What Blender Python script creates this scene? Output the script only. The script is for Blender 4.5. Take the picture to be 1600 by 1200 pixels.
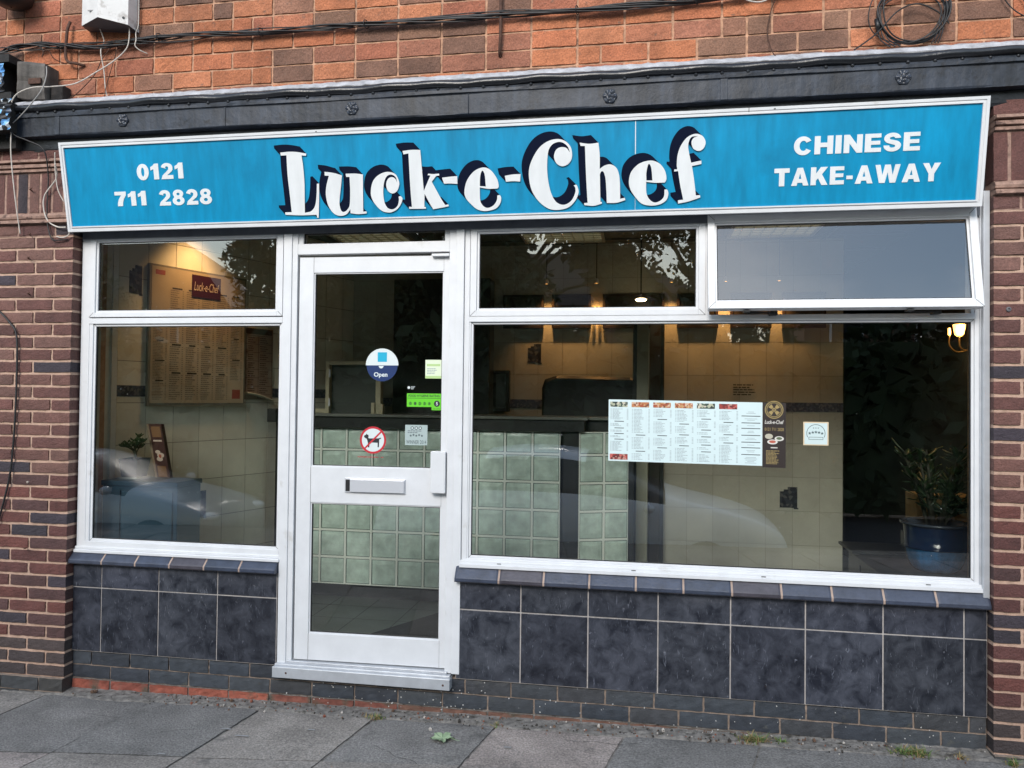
import bpy, bmesh, math, random
from mathutils import Vector, Matrix
from mathutils.geometry import tessellate_polygon
from math import sin, cos, pi, radians
for _o in list(bpy.data.objects): bpy.data.objects.remove(_o)
SC = bpy.context.scene
COL = SC.collection
R = random.Random(7)

# ---------------------------------------------------------------- camera, sky, sun, exposure
cam_d = bpy.data.cameras.new('camera'); cam = bpy.data.objects.new('camera', cam_d); COL.objects.link(cam)
cam_d.sensor_width = 36; cam_d.lens = 27.0; cam_d.clip_end = 1000
yaw, pitch, roll = 0.16885, 0.01781, 0.01129
f = Vector((-sin(yaw)*cos(pitch), cos(yaw)*cos(pitch), sin(pitch)))
r = Vector((cos(yaw), sin(yaw), 0)); u = r.cross(f)
r2 = r*cos(roll)+u*sin(roll); u2 = u*cos(roll)-r*sin(roll)
cam.matrix_world = Matrix(((r2.x, u2.x, -f.x, 0), (r2.y, u2.y, -f.y, -3.95), (r2.z, u2.z, -f.z, 1.5), (0, 0, 0, 1)))
SC.camera = cam
W = bpy.data.worlds.new('World'); SC.world = W; W.use_nodes = True
sky = W.node_tree.nodes.new('ShaderNodeTexSky'); sky.sky_type = 'NISHITA'; sky.sun_disc = False
SUN_EL, SUN_AZ = radians(30), radians(190)      # azimuth measured like the sky's, clockwise from +y
sky.sun_elevation = SUN_EL; sky.sun_rotation = SUN_AZ; sky.air_density = 1.6; sky.dust_density = 0.5; sky.ozone_density = 2.0
_N = W.node_tree.nodes; _L = W.node_tree.links.new            # thin broken cloud over the blue
_tc = _N.new('ShaderNodeTexCoord'); _mp = _N.new('ShaderNodeMapping'); _mp.inputs['Scale'].default_value = (1, 1, 2.6); _L(_tc.outputs['Generated'], _mp.inputs['Vector'])
_nz = _N.new('ShaderNodeTexNoise'); _nz.inputs['Scale'].default_value = 2.6; _nz.inputs['Detail'].default_value = 7; _nz.inputs['Roughness'].default_value = .55; _L(_mp.outputs[0], _nz.inputs['Vector'])
_mr = _N.new('ShaderNodeMapRange'); _mr.inputs[1].default_value = .42; _mr.inputs[2].default_value = .72; _mr.inputs[4].default_value = .55; _L(_nz.outputs['Fac'], _mr.inputs[0])
_mx = _N.new('ShaderNodeMix'); _mx.data_type = 'RGBA'; _L(_mr.outputs[0], _mx.inputs[0]); _L(sky.outputs[0], _mx.inputs[6]); _mx.inputs[7].default_value = (9.5, 10, 10.8, 1)
_L(_mx.outputs[2], _N['Background'].inputs[0])
W.node_tree.nodes['Background'].inputs[1].default_value = 0.15
sl = bpy.data.lights.new('sun', 'SUN'); sl.energy = 2.0; sl.angle = radians(24); sl.color = (1.0, .94, .87)
so = bpy.data.objects.new('sun', sl); COL.objects.link(so)
sd = Vector((sin(SUN_AZ)*cos(SUN_EL), cos(SUN_AZ)*cos(SUN_EL), sin(SUN_EL)))
so.rotation_euler = sd.to_track_quat('Z', 'Y').to_euler()
SC.view_settings.view_transform = 'Standard'; SC.view_settings.look = 'None'
SC.view_settings.exposure = 0.74; SC.view_settings.gamma = 1.0
SC.cycles.transparent_max_bounces = 16

# ---------------------------------------------------------------- materials
MATS = {}
def mat(name, col, rough=.6, metal=0.0, var=0.0, vscale=20, bump=0.0, bscale=80, emis=None, estr=0, spec=.5, attr=None, streak=0.0, dirt=None, coords='Object', bdist=.004, var2=0, v2scale=60):
    if name in MATS: return MATS[name]
    m = bpy.data.materials.new(name); m.use_nodes = True; MATS[name] = m
    nt = m.node_tree; N = nt.nodes; Lk = nt.links.new; b = N['Principled BSDF']
    b.inputs['Roughness'].default_value = rough; b.inputs['Metallic'].default_value = metal
    b.inputs['Specular IOR Level'].default_value = spec
    tc = N.new('ShaderNodeTexCoord')
    geo = N.new('ShaderNodeNewGeometry')
    P = geo.outputs['Position'] if coords == 'World' else tc.outputs['Object']
    if attr:
        a = N.new('ShaderNodeAttribute'); a.attribute_name = attr; cs = a.outputs['Color']
    else:
        c = N.new('ShaderNodeRGB'); c.outputs[0].default_value = (*col, 1); cs = c.outputs[0]
    def mul(cs, fac_socket, lo, hi):
        mr = N.new('ShaderNodeMapRange'); mr.inputs[1].default_value = .3; mr.inputs[2].default_value = .7
        mr.inputs[3].default_value = lo; mr.inputs[4].default_value = hi; Lk(fac_socket, mr.inputs[0])
        vm = N.new('ShaderNodeVectorMath'); vm.operation = 'SCALE'; Lk(cs, vm.inputs[0]); Lk(mr.outputs[0], vm.inputs['Scale'])
        return vm.outputs[0]
    def noise(scale, det=6, vec=None, rgh=.6):
        n = N.new('ShaderNodeTexNoise'); n.inputs['Scale'].default_value = scale; n.inputs['Detail'].default_value = det
        n.inputs['Roughness'].default_value = rgh; Lk(vec or P, n.inputs['Vector']); return n.outputs['Fac']
    if var: cs = mul(cs, noise(vscale), 1-var, 1+var)
    if var2: cs = mul(cs, noise(v2scale, 3, None, .5), 1-var2, 1+var2)
    if streak:
        mp = N.new('ShaderNodeMapping'); mp.inputs['Scale'].default_value = (14, 14, .7); Lk(P, mp.inputs['Vector'])
        cs = mul(cs, noise(1.6, 4, mp.outputs[0]), 1-streak, 1+streak*.6)
    if dirt:
        dc, thr, dsc = dirt
        mr = N.new('ShaderNodeMapRange'); mr.inputs[1].default_value = thr; mr.inputs[2].default_value = thr+.12; Lk(noise(dsc, 8), mr.inputs[0])
        mx = N.new('ShaderNodeMix'); mx.data_type = 'RGBA'; Lk(mr.outputs[0], mx.inputs[0]); Lk(cs, mx.inputs[6]); mx.inputs[7].default_value = (*dc, 1)
        cs = mx.outputs[2]
    Lk(cs, b.inputs['Base Color'])
    if bump:
        bp = N.new('ShaderNodeBump'); bp.inputs['Strength'].default_value = min(1, bump); bp.inputs['Distance'].default_value = bdist
        Lk(noise(bscale, 8), bp.inputs['Height']); Lk(bp.outputs[0], b.inputs['Normal'])
    if emis:
        b.inputs['Emission Color'].default_value = (*emis, 1); b.inputs['Emission Strength'].default_value = estr
    return m
def glass_mat(name, tint, k=2.0):
    m = bpy.data.materials.new(name); m.use_nodes = True; nt = m.node_tree; N = nt.nodes; Lk = nt.links.new
    N.remove(N['Principled BSDF']); out = N['Material Output']
    tr = N.new('ShaderNodeBsdfTransparent'); tr.inputs[0].default_value = (*tint, 1)
    gl = N.new('ShaderNodeBsdfGlossy'); gl.inputs['Roughness'].default_value = 0.0; gl.inputs[0].default_value = (1, 1, 1, 1)
    fr = N.new('ShaderNodeFresnel'); fr.inputs[0].default_value = 1.5
    mu = N.new('ShaderNodeMath'); mu.operation = 'MULTIPLY'; mu.use_clamp = True; mu.inputs[1].default_value = k
    mx = N.new('ShaderNodeMixShader'); Lk(fr.outputs[0], mu.inputs[0]); Lk(mu.outputs[0], mx.inputs[0]); Lk(tr.outputs[0], mx.inputs[1]); Lk(gl.outputs[0], mx.inputs[2])
    # faint uneven float-glass surface
    tc = N.new('ShaderNodeTexCoord'); nz = N.new('ShaderNodeTexNoise'); nz.inputs['Scale'].default_value = 2.2; nz.inputs['Detail'].default_value = 1
    bp = N.new('ShaderNodeBump'); bp.inputs['Strength'].default_value = .012; bp.inputs['Distance'].default_value = .01
    Lk(tc.outputs['Object'], nz.inputs['Vector']); Lk(nz.outputs['Fac'], bp.inputs['Height']); Lk(bp.outputs[0], gl.inputs['Normal'])
    Lk(mx.outputs[0], out.inputs['Surface']); return m
def clear_mat(name, tint):
    m = bpy.data.materials.new(name); m.use_nodes = True; nt = m.node_tree; N = nt.nodes
    N.remove(N['Principled BSDF']); tr = N.new('ShaderNodeBsdfTransparent'); tr.inputs[0].default_value = (*tint, 1)
    nt.links.new(tr.outputs[0], N['Material Output'].inputs['Surface']); return m
def tile_mat(name, c1, c2, scale, rough, bumpd):
    """mottled slate-effect tile: cloudy tone, fine scratches in relief"""
    m = bpy.data.materials.new(name); m.use_nodes = True; nt = m.node_tree; N = nt.nodes; Lk = nt.links.new; b = N['Principled BSDF']
    b.inputs['Roughness'].default_value = rough
    tc = N.new('ShaderNodeTexCoord')
    n1 = N.new('ShaderNodeTexNoise'); n1.noise_dimensions = '4D'; n1.inputs['Scale'].default_value = scale; aw = N.new('ShaderNodeAttribute'); aw.attribute_name = 'Col'; mw = N.new('ShaderNodeMath'); mw.operation = 'MULTIPLY'; mw.inputs[1].default_value = 57.0; Lk(aw.outputs['Fac'], mw.inputs[0]); Lk(mw.outputs[0], n1.inputs['W']); n1.inputs['Detail'].default_value = 8; n1.inputs['Roughness'].default_value = .65; n1.inputs['Distortion'].default_value = .6
    Lk(tc.outputs['Object'], n1.inputs['Vector'])
    cr = N.new('ShaderNodeValToRGB'); e = cr.color_ramp.elements; e[0].position = .36; e[0].color = (*c1, 1); e[1].position = .64; e[1].color = (*c2, 1)
    Lk(n1.outputs['Fac'], cr.inputs[0])
    mp = N.new('ShaderNodeMapping'); mp.inputs['Rotation'].default_value = (0, radians(38), 0); mp.inputs['Scale'].default_value = (34, 34, 9); Lk(tc.outputs['Object'], mp.inputs['Vector'])
    n2 = N.new('ShaderNodeTexNoise'); n2.inputs['Scale'].default_value = 1.3; n2.inputs['Detail'].default_value = 5; n2.inputs['Distortion'].default_value = 2.6; Lk(mp.outputs[0], n2.inputs['Vector'])
    mr = N.new('ShaderNodeMapRange'); mr.inputs[1].default_value = .63; mr.inputs[2].default_value = .72; Lk(n2.outputs['Fac'], mr.inputs[0])
    mx = N.new('ShaderNodeMix'); mx.data_type = 'RGBA'; Lk(mr.outputs[0], mx.inputs[0]); Lk(cr.outputs[0], mx.inputs[6]); mx.inputs[7].default_value = (*(c*1.7 for c in c2), 1)
    at = N.new('ShaderNodeAttribute'); at.attribute_name = 'Col'
    vm = N.new('ShaderNodeVectorMath'); vm.operation = 'MULTIPLY'; Lk(mx.outputs[2], vm.inputs[0]); Lk(at.outputs['Color'], vm.inputs[1])
    Lk(vm.outputs[0], b.inputs['Base Color'])
    ad = N.new('ShaderNodeMath'); ad.operation = 'ADD'; Lk(n1.outputs['Fac'], ad.inputs[0]); Lk(mr.outputs[0], ad.inputs[1])
    bp = N.new('ShaderNodeBump'); bp.inputs['Strength'].default_value = .6; bp.inputs['Distance'].default_value = bumpd; Lk(ad.outputs[0], bp.inputs['Height']); Lk(bp.outputs[0], b.inputs['Normal'])
    return m
def blotch_mat(name, cols, scale, rough=.5, emis=0):
    """patchwork of small coloured blobs: printed food pictures, decor tiles"""
    m = bpy.data.materials.new(name); m.use_nodes = True; nt = m.node_tree; N = nt.nodes; Lk = nt.links.new; b = N['Principled BSDF']
    b.inputs['Roughness'].default_value = rough
    tc = N.new('ShaderNodeTexCoord'); v = N.new('ShaderNodeTexVoronoi'); v.inputs['Scale'].default_value = scale; Lk(tc.outputs['Object'], v.inputs['Vector'])
    sp = N.new('ShaderNodeSeparateColor'); Lk(v.outputs['Color'], sp.inputs[0])
    cr = N.new('ShaderNodeValToRGB'); cr.color_ramp.interpolation = 'CONSTANT'
    els = cr.color_ramp.elements; els[0].color = (*cols[0], 1); els[1].position = 1/len(cols); els[1].color = (*cols[1], 1)
    for i, c in enumerate(cols[2:]): e = els.new((i+2)/len(cols)); e.color = (*c, 1)
    Lk(sp.outputs[0], cr.inputs[0]); Lk(cr.outputs[0], b.inputs['Base Color']); return m

# ---------------------------------------------------------------- mesh helpers
WL = {}
def tag(o, label=None, cat=None, group=None, kind=None):
    if label: o['label'] = label
    if cat: o['category'] = cat
    if group: o['group'] = group
    if kind: o['kind'] = kind
    return o
def empty(name, loc, label, cat, group=None):
    o = bpy.data.objects.new(name, None); COL.objects.link(o); o.location = loc; o.empty_display_size = .1
    WL[o.name] = Vector(loc); return tag(o, label, cat, group)
class MB:
    def __init__(s): s.v = []; s.f = []; s.m = []; s.c = []; s.hascol = False
    def quad(s, pts, mi=0, col=None):
        n = len(s.v); s.v += [Vector(p) for p in pts]; s.f.append(tuple(range(n, n+len(pts)))); s.m.append(mi); s.c.append(col or (1, 1, 1))
        if col: s.hascol = True
    def grid(s, rows, mi=0, close=False, col=None):
        n = len(s.v); w = len(rows[0])
        for rr in rows: s.v += [Vector(p) for p in rr]
        for i in range(len(rows)-1):
            for j in range(w if close else w-1):
                k = (j+1) % w
                s.f.append((n+i*w+j, n+i*w+k, n+(i+1)*w+k, n+(i+1)*w+j)); s.m.append(mi); s.c.append(col or (1, 1, 1))
        if col: s.hascol = True
        return n
    def box(s, x0, x1, y0, y1, z0, z1, mi=0, col=None):
        p = [(x0, y0, z0), (x1, y0, z0), (x1, y1, z0), (x0, y1, z0), (x0, y0, z1), (x1, y0, z1), (x1, y1, z1), (x0, y1, z1)]
        n = len(s.v); s.v += [Vector(q) for q in p]
        for q in ((0, 3, 2, 1), (4, 5, 6, 7), (0, 1, 5, 4), (1, 2, 6, 5), (2, 3, 7, 6), (3, 0, 4, 7)):
            s.f.append(tuple(n+i for i in q)); s.m.append(mi); s.c.append(col or (1, 1, 1))
        if col: s.hascol = True
        return s
    def prism(s, poly, fn0, fn1, mi=0, side=None):
        """poly: list of loops of 2-D points; fn0/fn1 map a 2-D point to front / back 3-D"""
        loops = [[Vector((a[0], a[1], 0)) for a in lp] for lp in poly]
        tri = tessellate_polygon(loops); flat = [q for lp in loops for q in lp]
        n = len(s.v); s.v += [Vector(fn0(q.x, q.y)) for q in flat]; m = len(flat)
        for t in tri: s.f.append(tuple(n+i for i in t)); s.m.append(mi); s.c.append((1, 1, 1))
        if fn1:
            s.v += [Vector(fn1(q.x, q.y)) for q in flat]; base = 0
            for lp in loops:
                k = len(lp)
                for i in range(k):
                    a, b = n+base+i, n+base+(i+1) % k
                    s.f.append((a, b, b+m, a+m)); s.m.append(mi if side is None else side); s.c.append((1, 1, 1))
                base += k
    def tube(s, path, rad, n=8, mi=0, cap=True):
        P = [Vector(p) for p in path]; rows = []; prev = None
        for i, p in enumerate(P):
            d = (P[min(i+1, len(P)-1)]-P[max(i-1, 0)]).normalized()
            a = prev - d*prev.dot(d) if prev else d.cross(Vector((.13, .31, .94)))
            if a.length < 1e-5: a = d.cross(Vector((1, 0, 0)))
            a.normalize(); prev = a; b = d.cross(a); rr = rad[i] if isinstance(rad, (list, tuple)) else rad
            rows.append([p + (a*cos(2*pi*k/n)+b*sin(2*pi*k/n))*rr for k in range(n)])
        n0 = s.grid(rows, mi, True)
        if cap:
            w = n; last = n0+(len(rows)-1)*w
            s.f.append(tuple(n0+k for k in range(w))[::-1]); s.m.append(mi); s.c.append((1, 1, 1))
            s.f.append(tuple(last+k for k in range(w))); s.m.append(mi); s.c.append((1, 1, 1))
        return s
    def lathe(s, c, prof, n=32, mi=0, axis='z'):
        rows = []
        for rr, h in prof:
            if axis == 'z': rows.append([(c[0]+rr*cos(2*pi*k/n), c[1]+rr*sin(2*pi*k/n), c[2]+h) for k in range(n)])
            else: rows.append([(c[0]+rr*cos(2*pi*k/n), c[1]+h, c[2]+rr*sin(2*pi*k/n)) for k in range(n)])
        s.grid(rows, mi, True); return s
    def disc(s, x, y, z, rr, mi=0, n=24, ang0=0, ang1=2*pi):
        s.quad([(x+rr*cos(ang0+(ang1-ang0)*k/n), y, z+rr*sin(ang0+(ang1-ang0)*k/n)) for k in range(n if abs(ang1-ang0-2*pi) < 1e-6 else n+1)], mi)
    def ball(s, c, rx, ry, rz, n=10, mi=0):
        rows = []
        for i in range(n+1):
            t = pi*i/n; rows.append([(c[0]+rx*max(sin(t), 1e-4)*cos(2*pi*k/(2*n)), c[1]+ry*max(sin(t), 1e-4)*sin(2*pi*k/(2*n)), c[2]+rz*cos(t)) for k in range(2*n)])
        s.grid(rows, mi, True); return s
    def build(s, name, mats, parent=None, smooth=False, bevel=0, origin=None, recalc=True):
        me = bpy.data.meshes.new(name)
        pw = WL[parent.name] if parent else Vector((0, 0, 0))
        if origin is None:
            if parent: origin = pw
            else:
                xs = [v.x for v in s.v]; ys = [v.y for v in s.v]; zs = [v.z for v in s.v]
                origin = Vector(((min(xs)+max(xs))/2, (min(ys)+max(ys))/2, min(zs)))
        origin = Vector(origin)
        me.from_pydata([tuple(v-origin) for v in s.v], [], s.f)
        for m in (mats if isinstance(mats, (list, tuple)) else [mats]): me.materials.append(m)
        me.polygons.foreach_set('material_index', s.m)
        if recalc:
            bm = bmesh.new(); bm.from_mesh(me); bmesh.ops.recalc_face_normals(bm, faces=bm.faces); bm.to_mesh(me); bm.free()
        if smooth: me.polygons.foreach_set('use_smooth', [True]*len(me.polygons))
        ca = me.color_attributes.new('Col', 'FLOAT_COLOR', 'CORNER')
        d = []
        for p, c in zip(me.polygons, s.c): d += [c[0], c[1], c[2], 1]*p.loop_total
        ca.data.foreach_set('color', d)
        me.update()
        o = bpy.data.objects.new(name, me); COL.objects.link(o); o.location = origin-pw
        if parent: o.parent = parent
        WL[o.name] = origin
        if bevel:
            bv = o.modifiers.new('bevel', 'BEVEL'); bv.width = bevel; bv.segments = 2; bv.limit_method = 'ANGLE'; bv.angle_limit = radians(35)
        return o
def dup(root, loc=None, label=None, rot=None):
    c = root.copy(); COL.objects.link(c)
    if loc is not None: c.location = loc
    if rot is not None: c.rotation_euler = rot
    if label: c['label'] = label
    def rec(src, dst):
        for ch in list(src.children):
            d = ch.copy(); COL.objects.link(d); d.parent = dst; rec(ch, d)
    rec(root, c); WL[c.name] = Vector(c.location); return c
def catmull(pts, per=8):
    P = [Vector(p) for p in pts]; out = []
    for i in range(len(P)-1):
        p0 = P[max(i-1, 0)]; p1 = P[i]; p2 = P[i+1]; p3 = P[min(i+2, len(P)-1)]
        for k in range(per):
            t = k/per; out.append(.5*((2*p1)+(p2-p0)*t+(2*p0-5*p1+4*p2-p3)*t*t+(3*p1-p0-3*p2+p3)*t**3))
    out.append(P[-1]); return out
def smooth_loop(pts, per=6):
    """closed outline; points flagged 1 are corners, others are on a smooth curve"""
    n = len(pts); out = []
    for i in range(n):
        p1 = Vector(pts[i][:2]); p2 = Vector(pts[(i+1) % n][:2])
        p0 = p1*2-p2 if pts[i][2] else Vector(pts[i-1][:2]); p3 = p2*2-p1 if pts[(i+1) % n][2] else Vector(pts[(i+2) % n][:2])
        if pts[i][2] and pts[(i+1) % n][2]: out.append(p1); continue
        for k in range(per):
            t = k/per; q = .5*((2*p1)+(p2-p0)*t+(2*p0-5*p1+4*p2-p3)*t*t+(3*p1-p0-3*p2+p3)*t**3)
            if not out or (q-out[-1]).length > 2e-4: out.append(q)
    return out
def text_mesh(body, x0, x1, z0, z1, fn, mb, mi=0, offset=0.0, depth=None, shear=0.0, spacing=1.0, keep=False):
    """lettering fitted to a box, as geometry; fn maps (x, z) to 3-D"""
    cu = bpy.data.curves.new('t', 'FONT'); cu.body = body; cu.offset = offset; cu.shear = shear; cu.space_character = spacing; cu.resolution_u = 3; cu.align_x = 'CENTER'
    ob = bpy.data.objects.new('t', cu); COL.objects.link(ob); dg = bpy.context.evaluated_depsgraph_get(); dg.update()
    me = bpy.data.meshes.new_from_object(ob.evaluated_get(dg)); bpy.data.objects.remove(ob); bpy.data.curves.remove(cu)
    if not me.vertices: return
    xs = [v.co.x for v in me.vertices]; ys = [v.co.y for v in me.vertices]; a, b, c, d = min(xs), max(xs), min(ys), max(ys)
    n = len(mb.v); mb.v += [Vector(fn(x0+(v.co.x-a)/(b-a)*(x1-x0), z0+(v.co.y-c)/(d-c)*(z1-z0))) for v in me.vertices]
    for p in me.polygons: mb.f.append(tuple(n+i for i in p.vertices)); mb.m.append(mi); mb.c.append((1, 1, 1))
    bpy.data.meshes.remove(me)
def frame_bars(mb, x0, x1, z0, z1, w, y0, y1, wb=None, wt=None, mi=0):
    wb = wb or w; wt = wt or w
    mb.box(x0, x0+w, y0, y1, z0, z1, mi); mb.box(x1-w, x1, y0, y1, z0, z1, mi)
    mb.box(x0+w, x1-w, y0, y1, z0, z0+wb, mi); mb.box(x0+w, x1-w, y0, y1, z1-wt, z1, mi)
def mitres(mb, x0, x1, z0, z1, w, y, mi=1, t=.0007):
    for (a, b, sx, sz) in ((x0, z0, 1, 1), (x1, z0, -1, 1), (x0, z1, 1, -1), (x1, z1, -1, -1)):
        mb.quad([(a+t, y, b-t), (a-t, y, b+t), (a+sx*w-t, y, b+sz*w+t), (a+sx*w+t, y, b+sz*w-t)] if sx == sz else [(a-t, y, b-t), (a+t, y, b+t), (a+sx*w+t, y, b+sz*w+t), (a+sx*w-t, y, b+sz*w-t)], mi)
def ruled_text(mb, x0, x1, z0, z1, rows, fn, mi=0, words=3, h=.45, gap=.08, head=None, headmi=None, price=True):
    """rows of small printed words, too small to read in the photograph"""
    dz = (z1-z0)/rows
    for i in range(rows):
        zc = z1-(i+.5)*dz
        if head and i % head == 0:
            if headmi is not None:
                c = (x0+x1)/2; w = (x1-x0)*R.uniform(.22, .38); q = dz*.34
                mb.quad([fn(c-w/1, zc-q), fn(c+w, zc-q), fn(c+w, zc+q), fn(c-w, zc+q)], headmi)
            continue
        x = x0; end = x0+(x1-x0)*R.uniform(.5, .82)
        while x < end:
            w = (x1-x0)*R.uniform(.07, .2); e = min(x+w, end)
            mb.quad([fn(x, zc-dz*h/2), fn(e, zc-dz*h/2), fn(e, zc+dz*h/2), fn(x, zc+dz*h/2)], mi); x = e+(x1-x0)*.025
        if price:
            mb.quad([fn(x1-(x1-x0)*.1, zc-dz*h/2), fn(x1, zc-dz*h/2), fn(x1, zc+dz*h/2), fn(x1-(x1-x0)*.1, zc+dz*h/2)], mi)

def brick_wall(name, x0, x1, z0, z1, yf, Lb, Hc, J, palette, mats, parent, seed, back=.1, start=None, headers=0, edge_left=False, edge_right=False, rough=.0025, tone=None, flemish=False):
    """bricks as single rounded blocks with worn faces over a recessed mortar bed; one mesh"""
    rr = random.Random(seed); mb = MB(); mb.hascol = True
    rows = int(round((z1-z0)/Hc))
    zb = z0
    for ri in range(rows):
        za = z0+ri*Hc; zt = min(za+Hc, z1)
        off = 0 if ri % 2 == 0 else Lb/2
        if start is not None: off += start
        xs = []; x = x0-off
        while x < x1:
            ln = Lb
            if headers and rr.random() < headers: ln = Lb/2
            xs.append((x, x+ln)); x += ln
        for (a, b) in xs:
            ia = max(a+J/2, x0+(0 if edge_left else J/2)); ib = min(b-J/2, x1-(0 if edge_right else J/2))
            if a <= x0 and edge_left: ia = x0
            if b >= x1 and edge_right: ib = x1
            if ib-ia < .02: continue
            cz = (za+zt)/2; c = rr.choice(palette) if tone is None else tone(rr, (ia+ib)/2, cz)
            k = rr.uniform(.85, 1.15); c = tuple(min(1, q*k) for q in c)
            dy = rr.uniform(-.0015, .0015); ja = rr.uniform(-.0012, .0012); jb = rr.uniform(-.0012, .0012)
            nx = max(3, int((ib-ia)/.028)); nz = 4; zz0 = za+J/2; zz1 = zt-J/2
            g = []
            def P(i, j, depth=0.0, grow=0.0):
                X = ia+(ib-ia)*i/nx; Z = zz0+(zz1-zz0)*j/nz
                return X, Z
            rowsg = []
            wob = [rr.uniform(-.0022, .0022) for _ in range(2*(nx+1))]
            for j in range(nz+1):
                row = []
                for i in range(nx+1):
                    X, Z = P(i, j); edge = (i in (0, nx)) or (j in (0, nz)); cor = (i in (0, nx)) and (j in (0, nz))
                    y = yf+dy+(rr.uniform(.0, rough) if not edge else rr.uniform(.0006, .0028)+(.0014 if cor else 0))
                    if i in (0, nx):
                        jj = rr.uniform(-.0015, .0015)
                        if not ((i == 0 and edge_left and a <= x0) or (i == nx and edge_right and b >= x1)): X += jj
                    if j == 0: Z += wob[i]*.6+ja
                    if j == nz: Z += wob[nx+i]*.6+jb
                    row.append((X, y, Z))
                rowsg.append(row)
            mb.grid(rowsg, 0, col=c)
            # sides back to the bed
            ring = [rowsg[0][i] for i in range(nx+1)]+[rowsg[j][nx] for j in range(1, nz+1)]+[rowsg[nz][i] for i in range(nx-1, -1, -1)]+[rowsg[j][0] for j in range(nz-1, 0, -1)]
            dk = tuple(q*.8 for q in c)
            mb.grid([ring, [(p[0], yf+back*.6, p[2]) for p in ring]], 0, True, col=dk)
    # mortar bed
    rec = .0085
    n = max(2, int((x1-x0)/.05)); m = max(2, int((z1-z0)/.04)); bed = []
    for j in range(m+1):
        bed.append([(x0+.002+(x1-x0-.004)*i/n, yf+rec+rr.uniform(-.0018, .0018), z0+(z1-z0)*j/m) for i in range(n+1)])
    mb.grid(bed, 1)
    for X in (x0+.002, x1-.002):
        mb.quad([(X, yf+rec, z0), (X, yf+back, z0), (X, yf+back, z1), (X, yf+rec, z1)], 1)
    mb.quad([(x0, yf+rec, z1), (x1, yf+rec, z1), (x1, yf+back, z1), (x0, yf+back, z1)], 1)
    mb.quad([(x0+.002, yf+back, z0), (x1-.002, yf+back, z0), (x1-.002, yf+back, z1), (x0+.002, yf+back, z1)], 1)
    return mb.build(name, mats, parent, recalc=False)
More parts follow.
